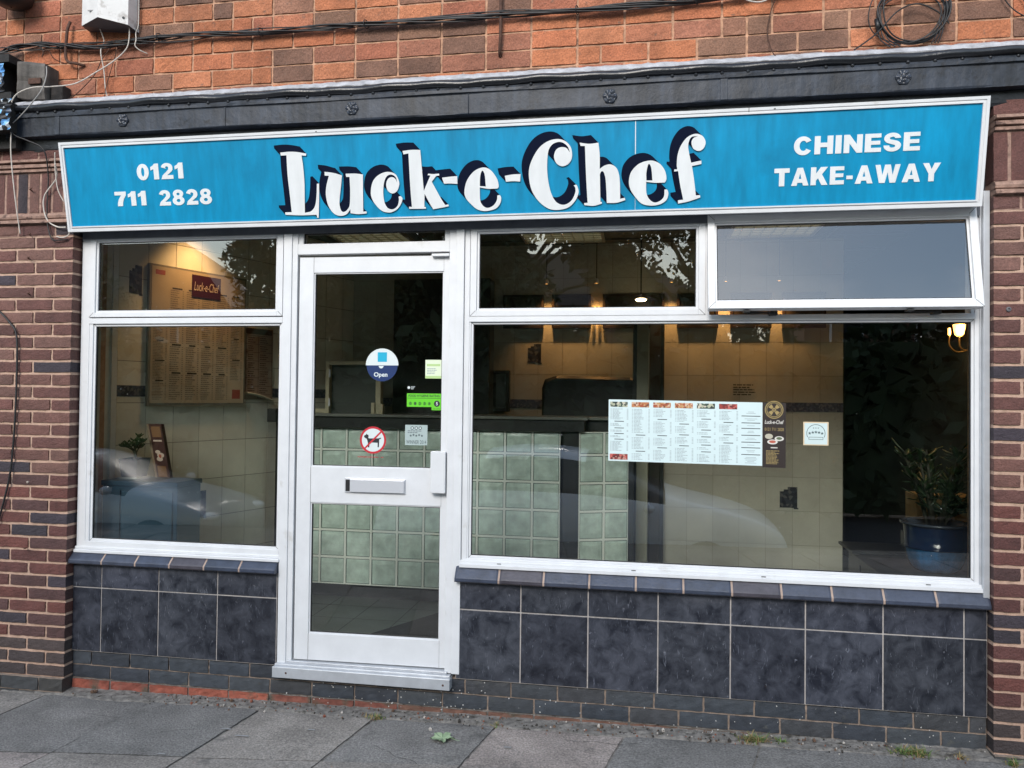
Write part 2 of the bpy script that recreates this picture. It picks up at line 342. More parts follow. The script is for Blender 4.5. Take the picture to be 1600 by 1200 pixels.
LOGO = {
    'L': [[(-1.9028,0.3804,1),(-1.8552,0.3829,0),(-1.8103,0.3798,0),(-1.7572,0.3695,1),(-1.7602,0.3582,1),(-1.7846,0.3617,1),(-1.7795,0.3051,0),(-1.7775,0.2228,0),(-1.7818,0.1403,0),(-1.786,0.0655,1),(-1.7501,0.0728,0),(-1.7256,0.1012,0),(-1.714,0.1547,0),(-1.7084,0.213,1),(-1.6957,0.2151,1),(-1.7007,0.1377,0),(-1.7095,0.0374,1),(-1.7185,0.0377,1),(-1.7197,0.0532,1),(-1.8105,0.0528,0),(-1.8969,0.0582,1),(-1.8983,0.0708,1),(-1.8603,0.0709,1),(-1.8652,0.1679,0),(-1.8703,0.2674,0),(-1.8691,0.3651,1),(-1.9017,0.3652,1)]],
    'u': [[(-1.6621,0.2729,1),(-1.6166,0.2663,0),(-1.5665,0.2514,1),(-1.574,0.1994,0),(-1.5852,0.1382,0),(-1.5881,0.097,0),(-1.5774,0.0669,0),(-1.5574,0.0664,0),(-1.537,0.0872,0),(-1.5303,0.1118,0),(-1.5254,0.1732,0),(-1.525,0.2417,1),(-1.5436,0.2424,1),(-1.5453,0.2588,1),(-1.4933,0.2577,0),(-1.4505,0.252,1),(-1.4549,0.1708,0),(-1.4591,0.0623,1),(-1.4413,0.063,1),(-1.4406,0.0523,1),(-1.4872,0.0499,0),(-1.5304,0.0561,1),(-1.5292,0.0767,1),(-1.5538,0.0505,0),(-1.5899,0.0441,0),(-1.6249,0.0588,0),(-1.6515,0.0989,0),(-1.6616,0.153,0),(-1.6554,0.2022,0),(-1.6389,0.2516,1),(-1.6619,0.2536,1)]],
    'c': [[(-1.4122,0.1645,0),(-1.3992,0.2129,0),(-1.3661,0.2457,0),(-1.3184,0.2599,0),(-1.2749,0.2472,0),(-1.2559,0.2078,0),(-1.2599,0.1789,0),(-1.2739,0.1575,0),(-1.2977,0.15,0),(-1.3204,0.1663,0),(-1.3266,0.1982,0),(-1.3149,0.2245,0),(-1.2937,0.2324,0),(-1.276,0.2231,0),(-1.2666,0.2024,1),(-1.274,0.2317,0),(-1.2983,0.2457,0),(-1.3222,0.2368,0),(-1.3378,0.2059,0),(-1.3446,0.1525,0),(-1.3391,0.1034,0),(-1.3221,0.0759,0),(-1.2962,0.0693,0),(-1.272,0.0842,0),(-1.2619,0.1108,0),(-1.262,0.1328,1),(-1.2515,0.1349,0),(-1.2417,0.1224,0),(-1.2507,0.0958,0),(-1.2754,0.0672,0),(-1.3127,0.0535,0),(-1.3543,0.0621,0),(-1.3895,0.0951,0),(-1.4087,0.1301,0)]],
    'k': [[(-1.2309,0.3608,1),(-1.1846,0.3646,0),(-1.1361,0.3626,1),(-1.1318,0.2803,0),(-1.1254,0.1574,1),(-1.0876,0.2332,1),(-1.1018,0.2351,1),(-1.0985,0.2431,1),(-1.072,0.2398,0),(-1.0414,0.2411,1),(-1.0403,0.2314,1),(-1.0571,0.2297,1),(-1.0811,0.2017,1),(-1.0549,0.1527,0),(-1.0309,0.1085,0),(-1.014,0.0828,1),(-0.997,0.0856,1),(-0.9953,0.0759,1),(-1.0323,0.0698,0),(-1.0787,0.0629,1),(-1.098,0.096,0),(-1.1219,0.1428,1),(-1.1256,0.0764,1),(-1.1178,0.0762,1),(-1.1172,0.0674,1),(-1.161,0.0677,0),(-1.2077,0.0686,1),(-1.2082,0.0799,1),(-1.1927,0.0784,1),(-1.1974,0.1865,0),(-1.1997,0.3476,1),(-1.2265,0.3439,1)]],
    'hyphen': [[(-1.0259,0.2199,1),(-0.9862,0.2233,0),(-0.9457,0.2256,1),(-0.946,0.186,1),(-0.9823,0.1896,0),(-1.0168,0.1899,1)]],
    'e': [[(-0.9103,0.1479,0),(-0.8961,0.2,0),(-0.8596,0.2439,0),(-0.8142,0.2625,0),(-0.7746,0.2516,0),(-0.7409,0.2087,0),(-0.7309,0.1705,0),(-0.7362,0.1564,1),(-0.782,0.156,0),(-0.8293,0.1643,1),(-0.8294,0.1069,0),(-0.8191,0.0778,0),(-0.7944,0.0617,0),(-0.7642,0.0704,0),(-0.7436,0.0947,0),(-0.739,0.1217,1),(-0.7255,0.1227,0),(-0.7194,0.1059,0),(-0.7265,0.0798,0),(-0.7495,0.0566,0),(-0.7999,0.046,0),(-0.8449,0.0555,0),(-0.8794,0.0845,0),(-0.9037,0.1141,0)],[(-0.8291,0.1714,1),(-0.8253,0.2213,0),(-0.8146,0.2469,0),(-0.8026,0.2275,0),(-0.7977,0.168,1)]],
    'hyphen2': [[(-0.6986,0.2174,1),(-0.6615,0.2224,0),(-0.6172,0.2235,1),(-0.6203,0.1863,1),(-0.6539,0.1895,0),(-0.6931,0.1881,1)]],
    'C': [[(-0.5756,0.2239,0),(-0.5624,0.2819,0),(-0.5251,0.3424,0),(-0.4803,0.3752,0),(-0.4321,0.3854,0),(-0.3923,0.3752,0),(-0.3647,0.3472,0),(-0.3562,0.3123,0),(-0.3612,0.2817,0),(-0.3813,0.2594,0),(-0.4094,0.2535,0),(-0.4353,0.2692,0),(-0.4471,0.3006,0),(-0.4367,0.3329,0),(-0.4125,0.3454,0),(-0.3846,0.3404,0),(-0.3669,0.3174,1),(-0.3806,0.3498,0),(-0.4123,0.3703,0),(-0.4484,0.3642,0),(-0.4707,0.3401,0),(-0.4792,0.3019,0),(-0.482,0.24,0),(-0.4748,0.1695,0),(-0.4592,0.1141,0),(-0.4353,0.078,0),(-0.399,0.0651,0),(-0.3626,0.0836,0),(-0.3422,0.1221,0),(-0.3421,0.1474,0),(-0.35,0.1574,1),(-0.336,0.1608,0),(-0.3269,0.141,0),(-0.3262,0.1176,0),(-0.3425,0.083,0),(-0.379,0.0507,0),(-0.4357,0.0406,0),(-0.4843,0.0519,0),(-0.5327,0.0928,0),(-0.5645,0.149,0)]],
    'h': [[(-0.3184,0.3631,1),(-0.2715,0.3557,0),(-0.226,0.3592,1),(-0.2196,0.301,0),(-0.2197,0.2336,1),(-0.1936,0.2495,0),(-0.1634,0.2525,0),(-0.1374,0.2347,0),(-0.1244,0.2004,0),(-0.1199,0.1495,0),(-0.1189,0.0857,1),(-0.0959,0.0901,1),(-0.0937,0.0785,1),(-0.137,0.0671,0),(-0.1849,0.0672,1),(-0.1871,0.1305,0),(-0.1915,0.1859,0),(-0.2001,0.2159,0),(-0.211,0.2214,0),(-0.2188,0.2081,1),(-0.2176,0.1316,0),(-0.2163,0.0738,1),(-0.2089,0.0736,1),(-0.2102,0.065,1),(-0.2505,0.0555,0),(-0.2967,0.0603,1),(-0.298,0.0707,1),(-0.2804,0.0715,1),(-0.2873,0.1979,0),(-0.2924,0.3461,1),(-0.3142,0.347,1)]],
    'e2': [[(-0.0761,0.1734,0),(-0.0643,0.2151,0),(-0.026,0.2514,0),(0.0292,0.2639,0),(0.0717,0.2476,0),(0.0975,0.2132,0),(0.1056,0.1753,0),(0.0982,0.1567,1),(0.0515,0.1571,0),(0.0076,0.1633,1),(0.0093,0.1113,0),(0.0224,0.0812,0),(0.0483,0.0626,0),(0.078,0.071,0),(0.0948,0.0916,0),(0.0965,0.1232,1),(0.1093,0.1227,0),(0.1159,0.1036,0),(0.1078,0.0743,0),(0.0782,0.0541,0),(0.0313,0.0479,0),(-0.016,0.0612,0),(-0.055,0.1049,0),(-0.0724,0.1394,0)],[(0.0088,0.1695,1),(0.0085,0.2082,0),(0.0187,0.2476,0),(0.0317,0.2283,0),(0.0378,0.1685,1)]],
    'f': [[(0.154,0.2403,0),(0.1575,0.2857,0),(0.1715,0.3264,0),(0.2001,0.3642,0),(0.2372,0.3802,0),(0.2704,0.3713,0),(0.2875,0.3461,0),(0.2859,0.3216,0),(0.2718,0.3037,0),(0.2511,0.3004,0),(0.2301,0.3137,0),(0.2221,0.3407,0),(0.2313,0.3608,0),(0.2519,0.3681,1),(0.225,0.3672,0),(0.212,0.3514,0),(0.207,0.3249,0),(0.2118,0.2918,0),(0.2222,0.2459,1),(0.2707,0.2543,1),(0.2711,0.2378,1),(0.2266,0.23,1),(0.2369,0.1706,0),(0.2476,0.0901,1),(0.2677,0.0911,1),(0.2688,0.0798,1),(0.2137,0.0626,0),(0.1632,0.0536,1),(0.1621,0.0692,1),(0.1874,0.0718,1),(0.1724,0.1395,0),(0.1608,0.2088,1),(0.1419,0.2074,1),(0.143,0.2178,1),(0.1556,0.2186,0)]],
}
# ---------------------------------------------------------------- shared materials
M_white = mat('white_frame', (.65, .66, .675), .38, var=.05, vscale=9, dirt=((.50, .49, .47), .64, 6))
M_silver = mat('satin_aluminium', (.50, .52, .55), .36, .35, var=.10, vscale=14, dirt=((.30, .28, .26), .66, 12))
M_gasket = mat('black_gasket', (.012, .013, .015), .6)
M_head = mat('frame_head_shade_grey', (.075, .085, .105), .5, var=.2, vscale=12)
M_brick_up = mat('orange_brick', (0, 0, 0), .9, attr='Col', var=.32, vscale=5, var2=.26, v2scale=130, bump=1, bscale=75, bdist=.009, dirt=((.17, .10, .07), .62, 26))
M_mort_up = mat('orange_mortar', (.47, .27, .175), .95, var=.35, vscale=30, bump=.8, bscale=200, dirt=((.12, .08, .06), .6, 9))
M_brick_pl = mat('brown_brick', (0, 0, 0), .8, attr='Col', var=.2, vscale=16, var2=.2, v2scale=120, bump=1, bscale=110, bdist=.006)
M_mort_pl = mat('cream_mortar', (.46, .31, .235), .95, var=.2, vscale=35, bump=.8, bscale=220, dirt=((.17, .13, .10), .67, 10))
M_brick_bl = mat('blue_brick', (0, 0, 0), .5, attr='Col', var=.25, vscale=22, bump=.5, bscale=120, dirt=((.10, .10, .085), .64, 12))
M_mort_bl = mat('grey_mortar', (.27, .21, .17), .95, var=.3, vscale=30, bump=.8, bscale=220, dirt=((.08, .07, .06), .6, 14))
M_beam = mat('black_lead_paint', (.022, .028, .040), .50, spec=.35, var=.45, vscale=6, bump=.8, bscale=9, bdist=.008, streak=.5, dirt=((.008, .009, .012), .58, 16))
M_beamd = mat('black_paint_and_shade', (.012, .013, .016), .28, var=.3, vscale=9, bump=.6, bscale=25)
M_fillet = mat('pale_mortar_fillet', (.36, .36, .38), .9, var=.3, vscale=20, bump=.6, bscale=120)
M_grout = mat('grout', (.42, .39, .37), .9, var=.2, vscale=40)
M_slate = tile_mat('slate_tile', (.010, .012, .019), (.058, .063, .080), 12, .30, .003)
M_glass = glass_mat('window_glass', (.95, .98, .965), 4.0)
M_clear = clear_mat('glass_edge', (.97, .98, .975))
M_black = mat('black_plastic', (.012, .012, .013), .45)
M_cable = mat('black_cable', (.014, .013, .014), .5, var=.4, vscale=30)
M_wcable = mat('white_cable', (.52, .47, .42), .5, var=.2, vscale=30)
M_rust = mat('rusty_iron', (.07, .03, .018), .8, var=.4, vscale=50, bump=.8, bscale=120)

# ---------------------------------------------------------------- ground
def gz(x, y): return -.152+.0135*x+(.0 if y > -3 else 0)
mb = MB(); rows = []
mb.box(-14, 12, -5.0, -.02, -.86, -.33, 0)
mb2 = MB()
rs = random.Random(3)
xk0 = -2.0; pitchx = .643
def slabline(k, y): return -2.005+pitchx*k+.17*(y+.1)
ybreaks = [-.095, -.58, -1.22, -1.84, -2.46, -3.08, -3.70, -4.30, -4.94]
for j in range(len(ybreaks)-1):
    for k in range(-12, 15):
        ya, yb = ybreaks[j]-.003, ybreaks[j+1]+.003
        sk = lambda X: .10*(X+1.3) if j >= 0 else 0
        pts = []
        g = .0055
        tone = rs.choice([(.245, .222, .20), (.19, .18, .17), (.29, .248, .225), (.18, .172, .163), (.265, .232, .21)])
        nx, ny = 14, 12; rowsg = []
        dz = rs.uniform(-.003, .003); tx = rs.uniform(-.004, .004)
        for b in range(ny+1):
            row = []
            for a in range(nx+1):
                y = ya+(yb-ya)*b/ny
                X = slabline(k, y)+g+(pitchx-2*g)*a/nx
                jo = rs.uniform(-.003, .003) if a in (0, nx) or b in (0, ny) else 0
                yy = y+(sk(X)*.9 if (b > 0 or j > 0) else 0)*(1 if b > 0 or j > 0 else 0)
                if j == 0: yy = ya+(yb+sk(X)-ya)*b/ny
                else: yy = y+sk(X)
                z = gz(X, y)+dz+tx*(a/nx-.5)+rs.uniform(-.0008, .0008)-(.004 if (a in (0, nx) or b in (0, ny)) else 0)
                row.append((X+jo, yy+jo, z))
            rowsg.append(row)
        mb2.grid(rowsg, 0, col=tone)
        ring = rowsg[0]+[rw[-1] for rw in rowsg[1:]]+rowsg[-1][-2::-1]+[rw[0] for rw in rowsg[-2:0:-1]]
        mb2.grid([ring, [(p[0], p[1], p[2]-.04) for p in ring]], 0, True, col=tuple(c*.6 for c in tone))
M_pave = mat('paving_slab', (0, 0, 0), .9, attr='Col', var=.26, vscale=4, var2=.38, v2scale=95, bump=1, bscale=130, bdist=.010, dirt=((.10, .095, .09), .60, 5))
M_grit = mat('gritty_joint', (.17, .157, .142), .95, var=.5, vscale=35, bump=1, bscale=160, dirt=((.035, .03, .022), .56, 22))
# gritty joint bed under and between the slabs, and the mortar strip against the wall
rowsg = []
for b in range(0, 60):
    y = -5.0+(5.0+.02)*b/59
    rowsg.append([(x, y, gz(x, y)-.010) for x in (-12, -8, -4, 0, 4, 8, 11)])
mb2.grid(rowsg, 1)
rowsg = []
n = 300
for b, y in enumerate((-.118, -.098, -.08, -.055, -.03, -.008, .005)):
    row = []
    for i in range(n+1):
        x = -5.5+8.5*i/n; wob = .016*sin(x*5.1)+.011*sin(x*13.7+1)+rs.uniform(-.004, .004)
        h = (-.014, .001, .003, .004, .005, .007, .010)[b]
        row.append((x, y+(wob if b < 3 else 0), gz(x, y)+h+(rs.uniform(-.003, .003) if b > 0 else 0)))
    rowsg.append(row)
mb2.grid(rowsg, 1)
pv = mb2.build('pavement', [M_pave, M_grit], recalc=False); tag(pv, kind='structure')
M_road = mat('asphalt', (.05, .05, .052), .9, var=.2, vscale=3, bump=.8, bscale=90)
kb = mb.build('kerb', mat('kerb_stone', (.2, .2, .2), .9, var=.2)); tag(kb, kind='structure')
mb = MB(); mb.quad([(-300, 300, -.85), (-300, -300, -.85), (300, -300, -.85), (300, 300, -.85)], 0)
tag(mb.build('road', M_road), kind='structure')

# ---------------------------------------------------------------- the building
B = empty('shop_building', (-.8, .1, -.15), 'orange and brown brick shop building with white framed windows and a white glazed door', 'shop')
ORG = [(.44, .135, .055), (.50, .165, .07), (.40, .12, .055), (.46, .16, .075), (.33, .105, .06), (.20, .10, .065), (.16, .095, .068), (.22, .11, .075), (.30, .115, .07), (.42, .15, .08)]
UZ0 = 3.136
def up_tone(rr, x, z):
    row = int((z-UZ0)/.0957)
    # the lower courses carry more of the brown bricks, as in the wall
    p = {0: .5, 1: .62, 2: .42, 3: .25, 4: .4}.get(row, .35)
    if x > .2 and row == 2: p = .85
    if x < -2.2 and row < 3: p = .3
    if rr.random() < p: return rr.choice([(.20, .105, .068), (.17, .088, .06), (.23, .11, .07), (.26, .105, .065)])
    return rr.choice([(.39, .138, .064), (.42, .158, .078), (.37, .125, .06), (.37, .138, .075), (.31, .108, .062)])
brick_wall('upper_wall', -5.2, 3.4, UZ0, UZ0+.0957*13, .0, .2425, .0957, .0125, ORG, [M_brick_up, M_mort_up], B, 11, headers=.14, tone=up_tone, rough=.0035, back=.2)
BRN = [(.105, .043, .036), (.12, .05, .042), (.09, .038, .034), (.125, .058, .05), (.075, .036, .034), (.038, .028, .034), (.14, .068, .055), (.11, .045, .038)]
def pl_tone(rr, x, z):
    if z < .12: return rr.choice([(.045, .034, .034), (.055, .04, .038), (.04, .035, .036)])
    if z < -.02: return rr.choice([(.05, .048, .045), (.045, .045, .046)])
    if rr.random() < .07: return rr.choice([(.035, .028, .036), (.042, .032, .042)])
    if z > 1.0: return rr.choice([(.135, .062, .05), (.12, .05, .042), (.15, .075, .06), (.105, .045, .038)])
    return rr.choice([(.105, .038, .032), (.125, .042, .034), (.09, .034, .03), (.075, .036, .034)])
PJ = .0155
def pillar(x0, x1, seed, left):
    p = brick_wall('brick_pillar', x0, x1, -.115, 2.399, -.066, .243, .0718, PJ, BRN, [M_brick_pl, M_mort_pl], B, seed, back=.3,
        start=(x1-x0) % .243*-1 if left else 0, headers=.0, edge_left=not left, edge_right=left, rough=.002, tone=pl_tone)
    # moulded ledges, soldier course and cap above
    mb = MB()
    rr = random.Random(seed+5); N = int((x1-x0)/.06)
    def ledge(z0, z1, out, bulge=0):
        rows = []
        prof = [(z0, 0), (z0+.002, out), ((z0+z1)/2, out+bulge), (z1-.002, out), (z1, 0)]
        for z, o in prof:
            rows.append([(x0+(x1-x0)*i/N, -.066-o+rr.uniform(-.001, .001), z+rr.uniform(-.001, .001)) for i in range(N+1)])
        mb.grid(rows, 1)
        for X in (x0, x1): mb.quad([(X, -.066-o, z) for z, o in prof]+[(X, .2, z1), (X, .2, z0)], 1)
    mb.box(x0+.002, x1-.002, -.060, .2, 2.399, 2.93, 1)
    ledge(2.47, 2.492, .022); ledge(2.497, 2.528, .012, .004)
    ledge(2.768, 2.786, .010); ledge(2.790, 2.812, .02); ledge(2.82, 2.838, .03)
    def block(a, b, z0, z1, c, yf=-.066):
        rows = []
        for j in range(7):
            rows.append([(a+(b-a)*i/4, yf+(rr.uniform(.002, .006) if i in (0, 4) or j in (0, 6) else rr.uniform(0, .002)), z0+(z1-z0)*j/6) for i in range(5)])
        mb.grid(rows, 0, col=c)
        ring = rows[0]+[q[-1] for q in rows[1:]]+rows[-1][-2::-1]+[q[0] for q in rows[-2:0:-1]]
        mb.grid([ring, [(q[0], .15, q[2]) for q in ring]], 0, True, col=tuple(v*.8 for v in c))
    e = x1 if left else x0; s = -1 if left else 1; X = 0
    while X < (x1-x0)-.05:       # soldier course
        a, b = sorted((e+s*X, e+s*(X+.060))); block(a, b, 2.536, 2.762, rr.choice(BRN)); X += .076
    for (z0, z1, o) in ((2.404, 2.462, .12), (2.846, 2.925, 0)):
        X = -o
        while X < (x1-x0):
            a, b = sorted((e+s*max(X, 0), e+s*min(X+.231, x1-x0-.002)))
            if b-a > .02: block(a, b, z0, z1, rr.choice(BRN))
            X += .243
    q = mb.build('pillar_head', [M_brick_pl, mat('old_pink_mortar', (.30, .19, .15), .95, var=.35, vscale=30, bump=.8, bscale=150, dirt=((.10, .06, .05), .55, 25))], p, recalc=False)
    return p
pL = pillar(-4.7, -3.215, 21, True)
pR = pillar(1.604, 2.9, 22, False)
# stepped dark base course of each pillar
def base(x0, x1, z0, z1, p, seed):
    brick_wall('pillar_base', x0, x1, z0, z1, -.082, .243, .075, .008, BRN, [M_brick_bl, M_mort_bl], p, seed, back=.25, rough=.003, edge_left=True, edge_right=True,
        tone=lambda rr, x, z: rr.choice([(.05, .05, .05), (.058, .056, .054), (.045, .047, .05)]))
base(-4.7, -3.213, -.265, -.115, pL, 31); base(1.602, 2.9, -.19, -.115, pR, 32)

# plinth of blue engineering bricks with red bricks below
BLU = [(.038, .045, .056), (.045, .052, .062), (.052, .058, .066), (.035, .040, .05), (.048, .05, .055)]
pl = brick_wall('plinth', -3.214, 1.603, -.131, .025, -.001, .243, .078, .009, BLU, [M_brick_bl, M_mort_bl], B, 41, back=.12, rough=.0015, tone=lambda rr, x, z: rr.choice(BLU))
brick_wall('red_brick_footing', -3.214, 1.603, -.209, -.131, -.004, .243, .078, .010, BLU, [mat('red_brick', (0, 0, 0), .9, attr='Col', var=.4, vscale=18, bump=1, bscale=90, dirt=((.09, .07, .05), .52, 9)), M_grit], B, 42, back=.12, rough=.006,
    tone=lambda rr, x, z: rr.choice([(.30, .085, .055), (.33, .095, .06), (.27, .08, .055), (.32, .11, .08)]) if x < -1.9 else rr.choice([(.17, .085, .06), (.13, .09, .07), (.2, .07, .05)]))

# tiled stall risers with sloping sill bricks
def riser(xj, z_top, seed, name='stall_riser'):
    mb = MB(); rr = random.Random(seed); x0, x1 = xj[0], xj[-1]; g = .0032
    mb.box(x0, x1, -.006, .12, .026, z_top+.002, 1)
    for (za, zb) in ((.027, .390), (.390, z_top)):
        for a, b in zip(xj[:-1], xj[1:]):
            k = rr.uniform(.8, 1.2); mb.box(a+g, b-g, -.0105+rr.uniform(-.0008, .0008), -.004, za+g, zb-g, 0, col=(k, k, k*rr.uniform(.96, 1.04)))
    return mb.build(name, [M_slate, M_grout], B, bevel=.0012)
rL = riser([-3.213, -3.03, -2.672, -2.314, -1.962], .530, 1)
rR = riser([-.955, -.613, -.266, .084, .436, .788, 1.142, 1.499, 1.600], .540, 2)
def sill_bricks(x0, x1, z0, z1, n, parent, seed):
    mb = MB(); rr = random.Random(seed); w = (x1-x0)/n; mb.hascol = True
    prof = [(-.018, 0), (-.050, .001), (-.053, .006), (-.053, .020), (-.049, .026), (-.004, z1-z0+.006)]
    def blk(a, b, c, mi, ins=0):
        P = [(y+ins, z0+z-ins*.4) for y, z in prof]
        L = [(a, y, z) for y, z in P]; Rr = [(b, y, z) for y, z in P]
        mid = [[(a+(b-a)*t, y, z) for y, z in P] for t in (0, .04, .5, .96, 1)]
        if not ins: 
            for q in (0, 4): mid[q] = [(p[0], p[1]+.002, p[2]-.002) for p in mid[q]]
        mb.grid(mid, mi, col=c); mb.quad(mid[0]+[(a, .1, z1), (a, .1, z0)], mi, c); mb.quad(mid[4]+[(b, .1, z1), (b, .1, z0)], mi, c)
    x = x0
    for i in range(n):
        c = rr.choice([(.040, .050, .078), (.035, .045, .070), (.045, .053, .078), (.055, .050, .062)])
        blk(x0+i*w+(.005 if i else 0), x0+(i+1)*w-(.005 if i < n-1 else 0), c, 0)
    blk(x0+.004, x1-.004, (.3, .22, .17), 1, .0035)
    return mb.build('sill_bricks', [mat('bullnose_blue_brick', (0, 0, 0), .38, attr='Col', var=.3, vscale=14, bump=.4, bscale=90), mat('buff_mortar', (.36, .27, .22), .9, var=.2)], parent, recalc=True)
sill_bricks(-3.214, -1.957, .530, .592, 6, rL, 5)
sill_bricks(-.957, 1.601, .540, .622, 11, rR, 6)

# ---- the painted lintel beam with its rosettes
mb = MB()
BX0, BX1 = -3.62, 3.4
def beamprof(prof, x0, x1, mi, n=170, amp=.0015, seed=1):
    rr = random.Random(seed); rows = []
    ph = [rr.uniform(0, 6) for _ in prof]
    for i in range(n+1):
        x = x0+(x1-x0)*i/n
        rows.append([(x, y+amp*sin(x*7+ph[k])+rr.uniform(-amp, amp)*.4, z+amp*.8*sin(x*4.3+ph[k])+rr.uniform(-amp, amp)*.3) for k, (y, z) in enumerate(prof)])
    mb.grid(rows, mi)
    for X, rw in ((x0, rows[0]), (x1, rows[-1])): mb.quad(rw+[(X, .12, prof[-1][1]), (X, .12, prof[0][1])], mi)
beamprof([(.12, 2.956), (-.105, 2.956), (-.118, 2.958), (-.119, 2.964), (-.12, 3.06), (-.122, 3.064)], BX0, BX1, 0)
beamprof([(.1, 2.885), (-.062, 2.886), (-.066, 2.90), (-.07, 2.957)], BX0, BX1, 1, seed=3)  # black strip paints the shadow gap between beam and sign
beamprof([(-.10, 3.065), (-.129, 3.066), (-.129, 3.082), (-.120, 3.106)], BX0, BX1, 0, seed=2, amp=.002)
beam = mb.build('lintel_beam', [M_beam, M_beamd], B, smooth=False)
mb = MB()
rr = random.Random(9)
rows = []
for i in range(231):
    x = BX0+(BX1-BX0)*i/230; bmp = .004*sin(x*9)+.003*sin(x*23+1)
    rows.append([(x, -.122-.020*cos(a)-(bmp if -1 < a < 1 else 0), 3.116+.021*sin(a)+bmp*.5) for a in [(-1.5+3.2*k/9) for k in range(10)]])
mb.grid(rows, 0); mb.build('roll_moulding', [M_beamd], beam, smooth=True)
mb = MB(); rows = []
for i in range(231):
    x = BX0+(BX1-BX0)*i/230; w = rr.uniform(-.003, .003)
    rows.append([(x, -.118, 3.134), (x, -.122+w, 3.142), (x, -.105+w, 3.166+w), (x, -.04, 3.195+w*.6), (x, .012, 3.222+w)])
mb.grid(rows, 0); mb.build('mortar_fillet', [M_fillet], beam)
mb = MB(); rr = random.Random(4)
x = BX0+.1
while x < BX1:
    mb.lathe((x, -.124, 3.090), [(.0095, 0), (.009, -.006), (.005, -.010), (.0006, -.011)], 8, 0, 'y')
    x += .118+rr.uniform(-.006, .006)
mb.build('rivet', [M_beamd], beam, smooth=True)['kind'] = 'stuff'
# lapped seams and dents in the cladding
mb = MB()
for x, w in ((-3.30, .03), (-2.26, .010), (-.90, .005), (.36, .035), (1.9, .02)):
    MB().box(x, x+w, -.1245, -.11, 2.960, 3.064).build('cladding_seam', [M_beam], beam, bevel=.002)
def rosette(x, z):
    mb = MB(); y = -.1215; n = 40
    rows = []
    for rr_, h in ((.034, .002), (.034, -.005), (.030, -.008), (.025, -.006), (.021, -.010), (.015, -.013), (.011, -.008), (.008, -.012), (.004, -.017), (.0005, -.018)):
        row = []
        for k in range(n):
            a = 2*pi*k/n; q = 1+.07*cos(6*a+.3)*(1 if rr_ > .018 else 0); hh = h-(.004*cos((6 if rr_ > .018 else 5)*a+.3) if .012 < rr_ < .032 else 0)
            row.append((x+rr_*q*cos(a), y+hh, z+rr_*q*sin(a)))
        rows.append(row)
    mb.grid(rows, 0, True); return mb.build('rosette', [mat('rosette_paint', (.03, .036, .05), .3, var=.3, vscale=60)], beam, smooth=True)
for x, z in ((-2.872, 3.022), (-1.527, 3.018), (-.174, 3.008), (1.191, 3.022)): rosette(x, z)

# ---- window frames
def pane(x0, x1, z0, z1, y, parent, th=.006, tilt=None):
    mb = MB(); mb.box(x0, x1, y, y+th, z0, z1, 1); mb.m[-4] = 0      # only the outer face reflects
    return mb.build('pane', [M_glass, M_clear], parent, recalc=False)
def bead(mb, x0, x1, z0, z1, w=.014, y0=.010, y1=.03, mi=0): frame_bars(mb, x0, x1, z0, z1, w, y0, y1, mi=mi)
def gasket(mb, x0, x1, z0, z1, mi=1): frame_bars(mb, x0, x1, z0, z1, .004, .013, .026, mi=mi)
# left window: fixed lower light under a closed sash
mb = MB()
mb.box(-3.203, -3.150, 0, .07, .60, 2.50); mb.box(-1.976+.018, -1.955, 0, .07, .60, 2.50)
mb.box(-3.150, -1.958, -.002, .07, .60, .652)
mb.box(-3.150, -1.958, -.003, .07, 1.898, 1.930)
mb.box(-3.150, -3.127, .002, .07, .652, 1.898); mb.box(-1.966, -1.958, .002, .07, .652, 1.898)
bead(mb, -3.127, -1.966, .652, 1.898); mitres(mb, -3.127, -1.966, .652, 1.898, .014, .0095); gasket(mb, -3.113, -1.980, .666, 1.884)
mb.box(-3.150, -1.958, .01, .07, 2.44, 2.50)
wl = mb.build('window', [M_white, M_gasket], B, bevel=.0018)
mb = MB(); frame_bars(mb, -3.150, -1.960, 1.936, 2.43, .034, -.004, .06, wb=.026, wt=.05); bead(mb, -3.116, -1.994, 1.962, 2.38, .012, .006); mitres(mb, -3.150, -1.960, 1.936, 2.43, .026, -.0045); gasket(mb, -3.104, -2.006, 1.974, 2.368)
sash = mb.build('sash', [M_white, M_gasket], wl, bevel=.0018)
pane(-3.104, -2.006, 1.974, 2.368, .018, wl); pane(-3.114, -1.979, .665, 1.885, .018, wl)
mb = MB(); mb.box(-3.206, -1.950, -.022, .0, .588, .606); mb.box(-3.206, -1.950, -.010, .0, .606, .622)
mb.build('sill', [M_white], wl, bevel=.003)
# post between the window and the door
mb = MB(); mb.box(-1.953, -1.905, -.012, .08, .0, 2.50); mb.box(-1.905, -1.874, -.004, .08, .0, 2.50)
mb.box(-1.0165, -.978, -.004, .08, .05, 2.50); mb.box(-.978, -.935, -.012, .08, .05, 2.50)
mb.box(-1.874, -1.0165, -.003, .08, 2.272, 2.330)
mb.box(-1.874, -1.0165, .004, .06, 2.390, 2.50); mb.box(-1.874, -1.845, .004, .06, 2.33, 2.39); mb.box(-1.045, -1.0165, .004, .06, 2.33, 2.39)
frame_bars(mb, -1.845, -1.045, 2.33, 2.39, .005, .012, .03, mi=1)
df = mb.build('door_frame', [M_white, M_gasket], B, bevel=.002)
pane(-1.841, -1.049, 2.334, 2.386, .02, df)
mb = MB(); mb.box(-1.960, -.975, -.055, .08, -.022, .035, 0); mb.box(-1.955, -.980, -.035, .08, .035, .046, 0); mb.box(-1.9, -1.0, -.018, .08, .046, .060, 0)
